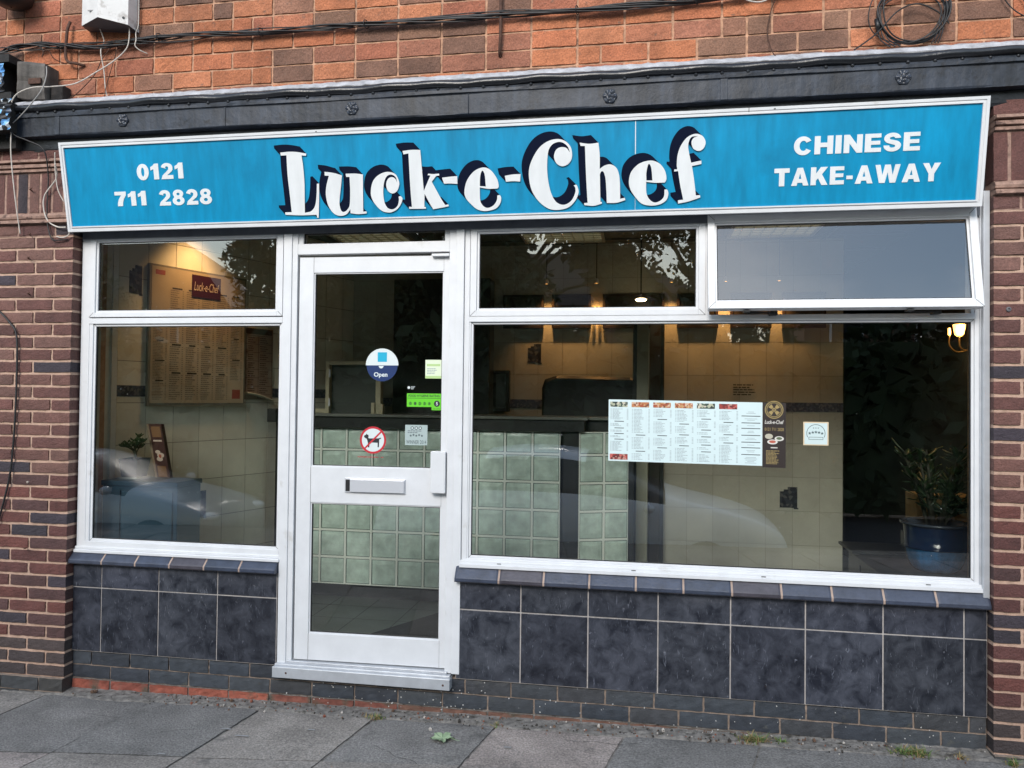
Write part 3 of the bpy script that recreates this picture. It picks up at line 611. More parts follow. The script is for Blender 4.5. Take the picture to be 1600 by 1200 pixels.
mb.lathe((-1.88, -.0555, .006), [(.006, 0), (.005, -.002), (.0005, -.003)], 10, 1, 'y'); mb.lathe((-1.01, -.0555, .004), [(.006, 0), (.005, -.002), (.0005, -.003)], 10, 1, 'y')
mb.build('threshold', [M_silver, M_rust], df, bevel=.003)
mb = MB(); mb.box(-1.115, -1.018, -.006, .05, 2.248, 2.262, 0); mb.build('door_closer_arm', [M_white], df, bevel=.002)
# right window: wide fixed light, closed light and open top-hung light above
mb = MB()
mb.box(-.933, -.905, 0, .07, .60, 2.50); mb.box(1.548, 1.572, 0, .07, .60, 2.50)
mb.box(-.905, 1.548, -.002, .07, .618, .658)
mb.box(-.905, 1.548, -.003, .07, 1.897, 1.926)
mb.box(-.905, -.897, .002, .07, .658, 1.897)
bead(mb, -.897, 1.548, .658, 1.897, .012); mitres(mb, -.897, 1.548, .658, 1.897, .012, .0095); gasket(mb, -.885, 1.536, .670, 1.885)
mb.box(.297, .325, .0, .07, 1.926, 2.50); mb.box(-.905, .297, .01, .07, 2.44, 2.5); mb.box(.325, 1.548, .02, .07, 2.41, 2.5)
mb.box(1.532, 1.548, .004, .07, 1.926, 2.41)
wr = mb.build('window', [M_white, M_gasket], B, bevel=.0018)
mb = MB(); frame_bars(mb, -.902, .305, 1.926, 2.43, .034, -.006, .06, wb=.030, wt=.055); bead(mb, -.868, .271, 1.956, 2.375, .012, .004); mitres(mb, -.902, .305, 1.926, 2.43, .03, -.0065); gasket(mb, -.856, .278-.019, 1.968, 2.363)
mb.build('sash', [M_white, M_gasket], wr, bevel=.0018)
pane(-.857, .260, 1.967, 2.364, .018, wr); pane(-.886, 1.537, .669, 1.886, .018, wr)
mb = MB(); mb.box(-.938, 1.574, -.028, .0, .612, .630); mb.box(-.938, 1.574, -.014, .0, .630, .646)
for x in (-.74, -.05, .58, 1.33): mb.box(x, x+.022, -.0155, -.0135, .634, .638, 1)
for x in (.1,): pass
mb.build('sill', [M_white, M_gasket], wr, bevel=.003)
# open top-hung sash: built flat about its hinge, then swung out
hz = 2.425
mb = MB(); x0, x1 = .312, 1.548; z0 = -.492
frame_bars(mb, x0, x1, z0, 0, .034, -.02, .028, wb=.036, wt=.045); bead(mb, x0+.034, x1-.034, z0+.036, -.045, .010, -.006, .012); mitres(mb, x0, x1, z0, 0, .034, -.0205)
frame_bars(mb, x0+.044, x1-.044, z0+.046, -.055, .004, -.003, .01, mi=1)
mb.v = [v+Vector((0, 0, hz)) for v in mb.v]
vs = mb.build('opening_sash', [M_white, M_gasket], wr, bevel=.0018, origin=(.94, 0, hz))
vs.rotation_euler = (-radians(10.5), 0, 0)
mb = MB(); mb.box(x0+.044, x1-.044, .000, .006, hz+z0+.046, hz-.055, 1); mb.m[-4] = 0
mb.build('pane', [M_glass, M_clear], vs, recalc=False)
for x in (.50, 1.24):
    mb = MB(); mb.box(x, x+.13, -.055, -.043, 1.925, 1.933); mb.box(x+.11, x+.145, -.05, .0, 1.918, 1.938); mb.box(x-.02, x+.01, -.10, -.05, 1.928, 1.936)
    mb.build('stay', [M_black], wr, bevel=.002)
# silver corner post; dark strip painting the sign's shade on the frame tops
mb = MB(); mb.box(1.574, 1.602, -.03, .07, .58, 2.50); mb.box(1.566, 1.574, -.008, .07, .62, 2.50)
mb.build('corner_post', [M_silver], B, bevel=.002)
mb = MB(); mb.box(-3.195, 1.566, -.014, -.008, 2.385, 2.50, 0); mb.build('frame_shade_strip', [M_head], B, bevel=.001)
mb = MB(); mb.box(-3.214, 1.604, .075, .2, 2.50, 2.95, 0); mb.box(-3.3, -3.2035, .02, .12, -.1, 2.95, 0); mb.box(1.6025, 1.7, .03, .12, -.1, 2.95); mb.build('inner_wall', [M_head], B)

# ---- door, slightly ajar
hx = -1.864
D0 = MB()
def dbx(a, b, c, d, y0=0.0, y1=.045, mi=0): D0.box(a, b, y0, y1, c, d, mi)
dbx(-1.862, -1.782, .066, 2.256); dbx(-1.052, -.985, .066, 2.256)
dbx(-1.782, -1.052, 2.172, 2.256, .0015); dbx(-1.782, -1.052, .918, 1.112, .0015); dbx(-1.782, -1.052, .066, .208, .0015)
for z0_, z1_ in ((.066, .208), (.918, 1.112), (2.172, 2.256)):
    for X in (-1.7824, -1.0526): D0.box(X, X+.0009, -.0006, .002, z0_, z1_, 1)
for (a, b) in ((1.112, 2.172), (.208, .918)):
    frame_bars(D0, -1.782, -1.052, a, b, .007, .008, .03); frame_bars(D0, -1.775, -1.059, a+.007, b-.007, .003, .012, .025, mi=1)
door = D0.build('door', [M_white, M_gasket], B, bevel=.0015, origin=(hx, .004, 1.1))
pane(-1.775, -1.059, 1.119, 2.165, .018, door); pane(-1.775, -1.059, .215, .911, .018, door)
mb = MB(); mb.box(-1.10, -1.022, -.042, -.012, .992, 1.212); mb.box(-1.094, -1.028, -.012, .0, 1.0, 1.204); mb.box(-1.104, -1.098, -.036, -.016, .995, 1.208, 0)
mb.build('handle', [M_white], door, bevel=.004)
mb = MB(); mb.box(-1.585, -1.248, -.006, .0, .978, 1.056, 0); mb.box(-1.552, -1.252, -.016, -.006, .983, 1.050, 0); mb.box(-1.580, -1.556, -.008, -.0055, .985, 1.048, 1)
mb.build('letter_plate', [mat('letter_plate_silver', (.66, .67, .7), .25, .3), M_black], door, bevel=.0015)
door.rotation_euler = (0, 0, radians(1.4))

# dust flecks on the panes
mb = MB(); rr = random.Random(9)
for k in range(90):
    if rr.random() < .6: x, z = rr.uniform(-3.1, -2.0), rr.uniform(.7, 2.35)
    else: x, z = rr.uniform(-.85, 1.5), rr.uniform(.7, 1.85)
    if 1.87 < z < 1.98: continue
    s_ = rr.uniform(.0006, .0022); mb.quad([(x+s_*cos(a)*rr.uniform(.5, 1.3), .0165, z+s_*sin(a)*rr.uniform(.5, 1.6)) for a in [2*pi*i/6 for i in range(6)]], 0)
tag(mb.build('dust_flecks', [mat('dust_white', (.45, .46, .46), .8)], recalc=False), 'pale dust flecks scattered on the outside of the window glass', 'dust', kind='stuff')
# ---------------------------------------------------------------- the shop sign
SA = Vector((0, -.10, 2.41)); SB = Vector((0, -.19, 2.89)); SV = (SB-SA).normalized(); SN = Vector((1, 0, 0)).cross(SV)   # outwards
if SN.y > 0: SN = -SN
def S(x, v, d=0.0): return Vector((x, 0, 0))+SA+SV*v+SN*d
sign = empty('shop_sign', (-.84, -.1, 2.41), 'long blue shop sign with white lettering in a white metal box frame', 'shop sign')
M_blue = mat('sign_blue', (.0, .245, .455), .34, var=.06, vscale=3, streak=.20, dirt=((.0, .18, .34), .62, 2.2))
M_letter = mat('sign_white', (.70, .72, .73), .35, var=.03, vscale=10, streak=.06)
M_navy = mat('sign_navy', (.003, .006, .020), .8, spec=.08)
H = .488; XL, XR = -3.218, 1.540
def slab(mb, x0, x1, v0, v1, d0, d1, mi=0):
    p = [S(x0, v0, d0), S(x1, v0, d0), S(x1, v1, d0), S(x0, v1, d0), S(x0, v0, d1), S(x1, v0, d1), S(x1, v1, d1), S(x0, v1, d1)]
    n = len(mb.v); mb.v += p
    for q in ((0, 3, 2, 1), (4, 5, 6, 7), (0, 1, 5, 4), (1, 2, 6, 5), (2, 3, 7, 6), (3, 0, 4, 7)):
        mb.f.append(tuple(n+i for i in q)); mb.m.append(mi); mb.c.append((1, 1, 1))
mb = MB(); slab(mb, XL+.02, -.0465, .02, H-.02, -.03, -.006); slab(mb, -.0445, XR-.012, .02, H-.02, -.03, -.006)
panel = mb.build('panel', [M_blue], sign)
mb = MB(); slab(mb, -.0475, -.0435, .30, H-.034, -.0055, -.0050)
slab(mb, -.0462, -.0448, .03, .30, -.0055, -.0050)
mb.build('panel_joint', [M_letter], sign)
mb = MB()
def bar(x0, x1, v0, v1, horizontal=True):
    slab(mb, x0, x1, v0, v1, -.07, 0)
def mitre(xo0, xo1, vo0, vo1, w, d0, d1, mi=0):
    O = [(xo0, vo0), (xo1, vo0), (xo1, vo1), (xo0, vo1)]; I = [(xo0+w, vo0+w), (xo1-w, vo0+w), (xo1-w, vo1-w), (xo0+w, vo1-w)]
    for k in range(4):
        a, b = O[k], O[(k+1) % 4]; c, d = I[(k+1) % 4], I[k]
        for lo, hi in ((d0, d1),):
            q = [S(*p, hi) for p in (a, b, c, d)]; w_ = [S(*p, lo) for p in (a, b, c, d)]
            mb.quad(q, mi); mb.quad([q[0], q[1], w_[1], w_[0]], mi); mb.quad([q[3], q[2], w_[2], w_[3]], mi); mb.quad([q[1], q[2], w_[2], w_[1]], mi)
mitre(XL, XR, 0, H, .0135, -.07, .0); mitre(XL+.0135, XR-.0135, .0135, H-.0135, .009, -.06, -.004); mitre(XL+.0225, XR-.0225, .0225, H-.0225, .007, -.05, .002)
mb.build('frame', [M_white], sign, bevel=.001, recalc=True)
mb = MB()          # closed metal tray behind the face
pts = [S(0, .0, -.001), S(0, H, -.001), Vector((0, -.012, 2.93)), Vector((0, -.012, 2.425))]
def trayp(x, ins=.003): return [(x, p.y+(.0), p.z) for p in [S(0, .004, -.02), S(0, H-.004, -.02), Vector((0, -.016, 2.885)), Vector((0, -.016, 2.43))]]
a, b = trayp(XL+.004), trayp(XR-.004)
mb.quad(a); mb.quad(b)
for k in range(4): mb.quad([a[k], a[(k+1) % 4], b[(k+1) % 4], b[k]])
mb.build('tray', [M_silver], sign)
mb = MB(); slab(mb, .485, .4875, H-.018, H, -.001, .0012, 0); mb.build('frame_joint', [M_black], sign)
for x in (.60, -1.7): mb = MB(); slab(mb, x, x+.008, H-.012, H-.008, -.001, .0015, 0); mb.build('screw', [M_black], sign)
# painted name: white letters, each thrown back up and left as a solid navy block
def logo_letter(key, name):
    loops = [smooth_loop(l) for l in LOGO[key]]
    mb = MB(); sh = (-.0370, .0385)
    mb.prism(loops, lambda x, v: S(x, v, .0012), lambda x, v: S(x, v, .0010), 0, 0)
    dk = [[(p.x, p.y) for p in lp] for lp in loops]
    mb.prism(dk, lambda x, v: S(x, v, .0010-.0002), lambda x, v: S(x+sh[0], v+sh[1], -.0045), 1, 1)
    # far end of the block
    tri = tessellate_polygon([[Vector((x+sh[0], v+sh[1], 0)) for x, v in lp] for lp in dk]); flat = [(x+sh[0], v+sh[1]) for lp in dk for x, v in lp]
    n = len(mb.v); mb.v += [S(x, v, -.0046) for x, v in flat]
    for t in tri: mb.f.append(tuple(n+i for i in t)); mb.m.append(1); mb.c.append((1, 1, 1))
    return mb.build(name, [M_letter, M_navy], sign, recalc=False)
for k, nm in (('L', 'letter_l'), ('u', 'letter_u'), ('c', 'letter_c'), ('k', 'letter_k'), ('hyphen', 'hyphen'), ('e', 'letter_e'), ('hyphen2', 'hyphen'), ('C', 'letter_c'), ('h', 'letter_h'), ('e2', 'letter_e'), ('f', 'letter_f')):
    logo_letter(k, nm)
# block capitals, drawn on a 0..w by 0..1 grid
def arc(cx, cy, rx, ry, a0, a1, n=14): return [(cx+rx*cos(radians(a0+(a1-a0)*i/n)), cy+ry*sin(radians(a0+(a1-a0)*i/n))) for i in range(n+1)]
def rectp(x0, y0, x1, y1): return [(x0, y0), (x1, y0), (x1, y1), (x0, y1)]
G = {
 'C': (.95, [[arc(.48, .5, .48, .52, 32, 328, 30)+[(.62, .34)]+arc(.49, .5, .20, .28, -48, -312, 24)[0:]+[(.64, .66)]]]),
 'H': (.95, [[[(0, 0), (.30, 0), (.30, .38), (.65, .38), (.65, 0), (.95, 0), (.95, 1), (.65, 1), (.65, .63), (.30, .63), (.30, 1), (0, 1)]]]),
 'I': (.31, [[rectp(0, 0, .31, 1)]]),
 'N': (.95, [[[(0, 0), (.29, 0), (.29, .52), (.66, 0), (.95, 0), (.95, 1), (.66, 1), (.66, .47), (.29, 1), (0, 1)]]]),
 'E': (.82, [[[(0, 0), (.82, 0), (.82, .23), (.31, .23), (.31, .40), (.77, .40), (.77, .61), (.31, .61), (.31, .78), (.81, .78), (.81, 1), (0, 1)]]]),
 'S': (.88, [[[(0, .33)]+arc(.44, .30, .43, .31, 185, 360, 14)+arc(.52, .30, .36, .30, 0, 75, 6)+[(.40, .64)]+arc(.40, .71, .10, .07, 250, 90, 6)+arc(.44, .70, .13, .10, 80, 5, 4)+[(.85, .72)]+arc(.44, .70, .42, .31, 5, 180, 14)+arc(.40, .70, .38, .28, 180, 245, 5)+[(.45, .38)]+arc(.46, .29, .13, .08, 80, -90, 6)+arc(.45, .31, .16, .11, 250, 170, 5)]]),
 'T': (.90, [[[(.29, 0), (.61, 0), (.61, .75), (.90, .75), (.90, 1), (0, 1), (0, .75), (.29, .75)]]]),
 'A': (1.02, [[[(0, 0), (.32, 0), (.37, .165), (.65, .165), (.70, 0), (1.02, 0), (.67, 1), (.35, 1)], [(.43, .38), (.51, .68), (.59, .38)]]]),
 'K': (1.0, [[[(0, 0), (.31, 0), (.31, .25), (.43, .38), (.64, 0), (1.0, 0), (.65, .60), (.98, 1), (.58, 1), (.31, .65), (.31, 1), (0, 1)]]]),
 '-': (.40, [[rectp(.02, .27, .38, .47)]]),
 'W': (1.42, [[[(.25, 0), (.57, 0), (.71, .58), (.85, 0), (1.17, 0), (1.42, 1), (1.13, 1), (1.0, .42), (.87, 1), (.55, 1), (.42, .42), (.29, 1), (0, 1)]]]),
 'Y': (1.0, [[[(.345, 0), (.655, 0), (.655, .42), (1.0, 1), (.66, 1), (.50, .66), (.34, 1), (0, 1), (.345, .42)]]]),
 '0': (.72, [[arc(.36, .5, .36, .52, 0, 348, 26), arc(.36, .5, .095, .29, 0, 345, 20)]]),
 '1': (.50, [[[(.18, 0), (.48, 0), (.48, 1), (.24, 1), (.14, .87), (0, .80), (0, .58), (.10, .62), (.18, .67)]]]),
 '2': (.72, [[[(0, 0), (.72, 0), (.72, .24), (.36, .24)]+[(.50, .36), (.63, .47), (.70, .58)]+arc(.36, .70, .345, .31, 0, 170, 14)+[(.30, .66)]+arc(.36, .70, .10, .10, 160, 0, 6)+[(.44, .60), (.30, .44), (.08, .24)]]]),
 '7': (.70, [[[(.15, 0), (.46, 0), (.48, .25), (.56, .50), (.70, .76), (.70, 1), (0, 1), (0, .75), (.40, .75), (.24, .47), (.16, .2)]]]),
 '8': (.74, [[arc(.37, .29, .37, .30, 150, 390, 16)+[(.60, .53)]+arc(.37, .74, .32, .27, -25, 205, 16)+[(.13, .53)], arc(.37, .30, .12, .11, 0, 345, 12), arc(.37, .72, .10, .09, 0, 345, 12)]]),
}
def block_text(body, x0, x1, v0, v1, name, tilt=0.0):
    """fit the glyph row to the box; tilt lowers the right-hand end"""
    gap = .115; widths = []; 
    for ch in body: widths.append(.55 if ch == ' ' else G[ch][0])
    tot = sum(widths)+gap*(len(body)-1); sx = (x1-x0)/tot; h = v1-v0; mb = MB(); X = 0
    for ch, w in zip(body, widths):
        if ch != ' ':
            for glyph in G[ch][1]:
                loops = [[(x0+(X+px)*sx, v0+py*h) for px, py in lp] for lp in glyph]
                fn = lambda x, v, d: S(x, v-tilt*(x-x0), d)
                mb.prism(loops, lambda x, v: fn(x, v, -.0035), lambda x, v: fn(x, v, -.0060), 0)
        X += w+gap
    return mb.build(name, [M_letter], sign, recalc=False)
block_text('0121', -2.755, -2.475, .269, .353, 'phone_number')
block_text('711', -2.905, -2.712, .133, .211, 'phone_number'); block_text('2828', -2.635, -2.320, .128, .210, 'phone_number')
block_text('CHINESE', .698, 1.256, .262, .345, 'wording'); block_text('TAKE-AWAY', .613, 1.352, .120, .203, 'wording')

# ---------------------------------------------------------------- things fixed to the brickwork
al = empty('alarm_box', (-3.05, .0, 3.57), 'pale grey square alarm box high on the orange bricks, cut by the top edge', 'alarm box')
mb = MB()
M_alarm = mat('alarm_white', (.60, .59, .58), .5, var=.08, vscale=20, dirt=((.25, .22, .2), .6, 9))
yy = -.15
Pf = [(-3.175, yy+.03, 3.605), (-3.03, yy-.01, 3.605), (-2.885, yy+.03, 3.605)]
mb.quad([(-3.19, 0, 3.60), (-3.175, yy+.07, 3.595), (-3.02, yy, 3.60), (-2.875, yy+.06, 3.575), (-2.87, 0, 3.57)], 1)
for a, b in (((-3.175, yy+.07, 3.595), (-3.02, yy, 3.60)), ((-3.02, yy, 3.60), (-2.875, yy+.06, 3.575))):
    mb.quad([a, b, (b[0], b[1], 3.92), (a[0], a[1], 3.92)], 0)
for a, b in (((-3.19, 0, 3.60), (-3.175, yy+.07, 3.595)), ((-2.875, yy+.06, 3.575), (-2.87, 0, 3.57))):
    mb.quad([a, b, (b[0], b[1], 3.92), (a[0], a[1], 3.92)], 0)
mb.quad([(-3.19, 0, 3.92), (-3.175, yy+.07, 3.92), (-3.02, yy, 3.92), (-2.875, yy+.06, 3.92), (-2.87, 0, 3.92)], 0)
mb.build('case', [M_alarm, mat('alarm_underside', (.08, .075, .08), .6)], al, bevel=.004)
mb = MB()
for i in range(3): mb.box(-3.150+i*.013, -3.143+i*.013, yy+.058-i*.006, yy+.064-i*.006, 3.645, 3.672)
mb.box(-3.10, -3.045, yy+.020, yy+.03, 3.652, 3.657); mb.build('badge', [mat('faded_print', (.40, .39, .39), .5)], al)
mb = MB(); mb.lathe((-2.897, yy+.049, 3.612), [(.007, 0), (.006, -.002), (.0005, -.0025)], 10, 0, 'y'); mb.build('screw', [M_black], al)

# twisted telephone cables along the wall
cb = empty('cable_bundle', (-1.2, -.03, 3.5), 'thick bundle of black telephone cables sagging along the orange brick wall', 'cables')
path = [(-5.0, -.05, 3.38), (-4.2, -.05, 3.44), (-3.80, -.06, 3.475), (-3.66, -.05, 3.515), (-3.50, -.035, 3.530), (-3.31, -.03, 3.508), (-3.12, -.03, 3.488), (-2.93, -.03, 3.505), (-2.72, -.03, 3.52), (-2.44, -.03, 3.522), (-2.13, -.03, 3.508), (-1.75, -.03, 3.506), (-1.49, -.03, 3.508), (-1.03, -.03, 3.500), (-.72, -.03, 3.505), (-.35, -.03, 3.500), (0, -.03, 3.505), (.25, -.03, 3.508), (.6, -.03, 3.52), (1.2, -.03, 3.545), (1.9, -.03, 3.55), (3.3, -.03, 3.58)]
base_p = catmull(path, 10)
for k in range(7):
    ph = k*.9; rr = random.Random(100+k); pts = []
    amp = .010 if k < 5 else .018
    for i, p in enumerate(base_p):
        a = ph+i*.16+.6*sin(i*.07+k)
        s_ = amp*(1+.5*sin(i*.11+k*2.1)+(.9*max(0, sin(i*.045+k)) if k > 4 else 0))
        pts.append((p.x, p.y+.012*cos(a), p.z+s_*sin(a)))
    MB().tube(pts, (.0058, .0045, .005, .004, .0055, .0032, .003)[k], 6).build('cable', [M_cable], cb, smooth=True)
for x in (-2.72, -1.49, -2.1, -.35, .25):
    z = min(base_p, key=lambda p: abs(p.x-x)).z
    m_ = MB().tube([(x+.006*cos(a), -.032+.022*cos(a), z+.022*sin(a)) for a in [2*pi*i/12 for i in range(13)]], .0028, 5); m_.build('cable_tie', [M_cable], cb, smooth=True)
def wire(pts, rad, m, name, label, cat='cable', group=None, per=8):
    o = MB().tube(catmull(pts, per), rad, 6).build(name, [m], smooth=True); return tag(o, label, cat, group)
# the vertical iron rods and the hook
o = MB().tube([(-.752, -.028, 4.3), (-.750, -.028, 3.40), (-.755, -.022, 3.315), (-.757, .0, 3.300)], .009, 8).build('iron_rod', [M_rust], smooth=True); tag(o, 'thin rusty iron rod running down the orange bricks to a sooty patch', 'iron rod')
o = MB().tube([(.372, -.026, 4.3), (.374, -.024, 3.54), (.374, -.0, 3.525)], .005, 6).build('iron_rod', [M_cable], smooth=True); tag(o, 'short thin black rod ending at the cables above the sign lettering', 'iron rod')
o = MB().tube(catmull([(-3.300, -.02, 3.655), (-3.305, -.035, 3.60), (-3.312, -.035, 3.50), (-3.310, -.035, 3.44), (-3.290, -.035, 3.412), (-3.25, -.03, 3.405), (-3.215, -.0, 3.402)], 6), .0085, 8).build('iron_hook', [M_rust], smooth=True); tag(o, 'rusty iron hook holding the cables left of the alarm box', 'hook')
# loose thin wires on the left
G1 = 'loose wires hanging over the left end of the beam'
wire([(-3.09, -.05, 3.60), (-3.078, -.02, 3.53), (-3.082, -.04, 3.46), (-3.075, -.02, 3.36), (-3.062, -.02, 3.25), (-3.045, -.02, 3.19)], .0032, M_wcable, 'white_cable', 'white cable dropping straight from the alarm box to the beam', group=G1)
wire([(-2.89, -.06, 3.6), (-2.895, -.05, 3.52), (-2.915, -.05, 3.455), (-2.99, -.06, 3.385), (-3.09, -.07, 3.325), (-3.21, -.08, 3.265), (-3.33, -.12, 3.238), (-3.43, -.15, 3.225), (-3.52, -.16, 3.185), (-3.555, -.16, 3.11), (-3.55, -.155, 3.02), (-3.552, -.15, 2.85), (-3.545, -.12, 2.6), (-3.54, -.085, 2.41)], .0034, M_wcable, 'white_cable', 'long white cable looping over the timber block and down the left pillar', group=G1)
wire([(-3.345, -.14, 3.345), (-3.335, -.15, 3.29), (-3.355, -.155, 3.215), (-3.41, -.16, 3.14), (-3.48, -.16, 3.07), (-3.54, -.155, 3.028)], .0030, mat('grey_cable', (.30, .29, .28), .5), 'grey_cable', 'grey cable curving from the timber block across the beam end', group=G1)
wire([(-3.56, -.16, 3.17), (-3.575, -.165, 3.08), (-3.565, -.165, 3.01), (-3.52, -.16, 2.955), (-3.46, -.14, 2.93), (-3.37, -.12, 2.88), (-3.362, -.09, 2.75), (-3.372, -.08, 2.62), (-3.372, -.08, 2.50), (-3.36, -.08, 2.43), (-3.335, -.08, 2.375), (-3.29, -.08, 2.37), (-3.24, -.075, 2.375)], .0038, M_cable, 'black_cable', 'black cable hanging from the beam down the left pillar behind the sign', group=G1)
wire([(-3.02, -.03, 3.49), (-3.08, -.03, 3.42), (-3.12, -.03, 3.34), (-3.20, -.03, 3.26), (-3.29, -.03, 3.20), (-3.37, -.05, 3.195)], .0028, M_rust, 'thin_cable', 'thin brown cable curving down from the bundle to the timber block', group=G1)
wire([(-2.98, -.03, 3.49), (-3.01, -.03, 3.39), (-3.05, -.03, 3.26), (-3.07, -.03, 3.19), (-3.16, -.03, 3.185)], .0024, M_rust, 'thin_cable', 'thin brown cable dropping straight to the beam beside the white cable', group=G1)
wire([(-3.48, -.05, 3.52), (-3.44, -.06, 3.48), (-3.425, -.08, 3.44)], .0024, M_cable, 'thin_cable', 'short thin black cable above the timber block', group=G1)
wire([(-3.41, -.10, 3.42), (-3.40, -.10, 3.455), (-3.375, -.09, 3.46), (-3.355, -.07, 3.42), (-3.31, -.03, 3.405)], .0026, M_rust, 'thin_cable', 'tiny brown wire hoop on top of the timber block', group=G1)
wire([(-2.865, -.02, 3.85), (-2.86, -.02, 3.62), (-2.868, -.03, 3.56), (-2.855, -.045, 3.51), (-2.86, -.045, 3.475), (-2.84, -.03, 3.455), (-2.81, -.005, 3.445)], .0032, M_wcable, 'white_cable', 'short white cable bent over the bundle right of the alarm box', group=G1)
wire([(-3.275, -.14, 2.79), (-3.30, -.10, 2.72), (-3.385, -.085, 2.63), (-3.39, -.085, 2.55), (-3.36, -.085, 2.48), (-3.30, -.085, 2.445), (-3.24, -.09, 2.44)], .0042, M_wcable, 'white_cable', 'white cable bowing out from the left end of the sign', group=G1)
wire([(-3.27, -.15, 2.85), (-3.283, -.13, 2.76), (-3.272, -.12, 2.65), (-3.24, -.11, 2.58)], .0032, M_wcable, 'white_cable', 'thin white cable tight against the left end of the sign', group=G1)
wire([(-3.31, -.075, 2.392), (-3.285, -.08, 2.385), (-3.25, -.085, 2.385), (-3.225, -.085, 2.40), (-3.218, -.09, 2.42)], .0035, M_wcable, 'white_cable', 'short white tail under the bottom left corner of the sign', group=G1)
wire([(-3.80, -.075, 2.05), (-3.70, -.08, 1.99), (-3.60, -.08, 1.90), (-3.555, -.078, 1.82), (-3.548, -.078, 1.6), (-3.555, -.078, 1.3), (-3.575, -.078, 1.05), (-3.62, -.078, .85), (-3.70, -.078, .6)], .0055, M_cable, 'black_cable', 'black cable curving down the face of the left brick pillar', group=G1)
# coil and stray wires upper right
coil = empty('cable_coil', (1.24, -.03, 3.21), 'loose coil of thin black cable hanging above the right end of the beam', 'cable coil')
for k, (cx, cz, rx, rz, ph, rd) in enumerate(((1.252, 3.36, .150, .140, 0, .0042), (1.262, 3.365, .160, .150, .3, .0042), (1.245, 3.345, .135, .118, .5, .0036), (1.225, 3.370, .170, .150, .2, .0030), (1.27, 3.38, .150, .155, 1, .0036), (1.258, 3.352, .152, .135, 2, .0030))):
    pts = [(cx+rx*cos(a+ph)*(1+.03*sin(3*a+k)), -.03-.012*sin(a*2+k)-.003*k, cz+rz*sin(a+ph)*(1+.04*sin(2*a+k))) for a in [2*pi*i/48 for i in range(49)]]
    MB().tube(pts, rd, 6).build('loop', [M_cable], coil, smooth=True)
MB().tube(catmull([(.98, -.10, 3.175), (1.09, -.06, 3.265), (1.19, -.04, 3.375), (1.28, -.04, 3.405), (1.37, -.04, 3.36), (1.42, -.04, 3.30)], 8), .0036, 6).build('loop', [M_cable], coil, smooth=True)
for i in range(3): MB().tube(catmull([(1.10+.012*i, -.04, 3.31), (1.11+.018*i, -.05, 3.24), (1.14+.022*i, -.10, 3.18)], 6), .003, 6).build('loop', [M_cable], coil, smooth=True)
for i in range(3): MB().tube(catmull([(1.40-.008*i, -.04, 3.34), (1.385-.012*i, -.05, 3.25), (1.35-.014*i, -.10, 3.185)], 6), .0028, 6).build('loop', [M_cable], coil, smooth=True)
for (x, z) in ((1.098, 3.315), (1.408, 3.375)):
    mb = MB(); mb.tube([(x, -.035, z+.03), (x+.003, -.04, z), (x+.01, -.035, z-.028)], .012, 8); mb.build('tape', [M_black], coil, smooth=True)
wire([(.66, -.03, 3.52), (.62, -.02, 3.46), (.60, -.015, 3.38), (.595, -.015, 3.32), (.61, -.05, 3.22), (.625, -.09, 3.17)], .0026, M_rust, 'thin_cable', 'thin dark cable dangling from the bundle to the beam left of the coil')
wire([(.43, -.03, 3.54), (.50, -.05, 3.475), (.58, -.05, 3.47), (.66, -.04, 3.54)], .0036, M_wcable, 'white_cable', 'thin white cable loop drooping at the top edge above the sign')
wire([(1.62, -.03, 3.50), (1.68, -.02, 3.39), (1.74, -.02, 3.33), (1.80, -.02, 3.31)], .003, M_cable, 'thin_cable', 'thin black cable at the top right corner beside the coil')
wire([(1.70, -.03, 3.50), (1.75, -.02, 3.40), (1.81, -.02, 3.29)], .003, M_cable, 'thin_cable', 'thin straight black cable in the extreme top right corner')

# weathered timber block and painted board at the left edge
M_tim = mat('weathered_timber', (.10, .09, .082), .9, var=.45, vscale=9, bump=1, bscale=60, streak=.5)
tb = empty('timber_bracket', (-3.46, -.1, 3.18), 'weathered grey timber block on the left end of the beam', 'timber block')
mb = MB(); rr = random.Random(8)
rows = []
for x, zt, zbm in ((-3.565, 3.405, 3.195), (-3.50, 3.400, 3.182), (-3.43, 3.388, 3.178), (-3.385, 3.380, 3.176)):
    rows.append([(x, .0, zt), (x, -.105, zt), (x+.004, -.112, zt-.02), (x+.006, -.112, (zt+zbm)/2+.02), (x, -.104, (zt+zbm)/2-.005), (x, -.108, zbm+.05), (x, -.10, zbm), (x, 0, zbm)])
mb.grid(rows, 0); mb.quad(rows[0]); mb.quad(rows[-1]); mb.build('block', [M_tim], tb, bevel=.003)
mb = MB(); mb.box(-3.375, -3.30, -.07, 0, 3.182, 3.27); mb.build('block_end', [mat('dark_timber', (.02, .017, .016), .9, var=.4, bump=1, bscale=60)], tb, bevel=.006)
mb = MB(); mb.box(-3.48, -3.40, -.120, -.110, 3.262, 3.295); mb.build('rust_plate', [M_rust], tb, bevel=.002)
pb = empty('peeling_board', (-3.75, -.1, 2.98), 'dark board with peeling blue paint at the left edge', 'board')
M_peel = blotch_mat('peeling_blue_paint', [(.012, .011, .012), (.20, .45, .75), (.012, .014, .02), (.03, .05, .09), (.45, .5, .55), (.012, .011, .012), (.10, .28, .55), (.02, .02, .022)], 34, .5)
mb = MB()
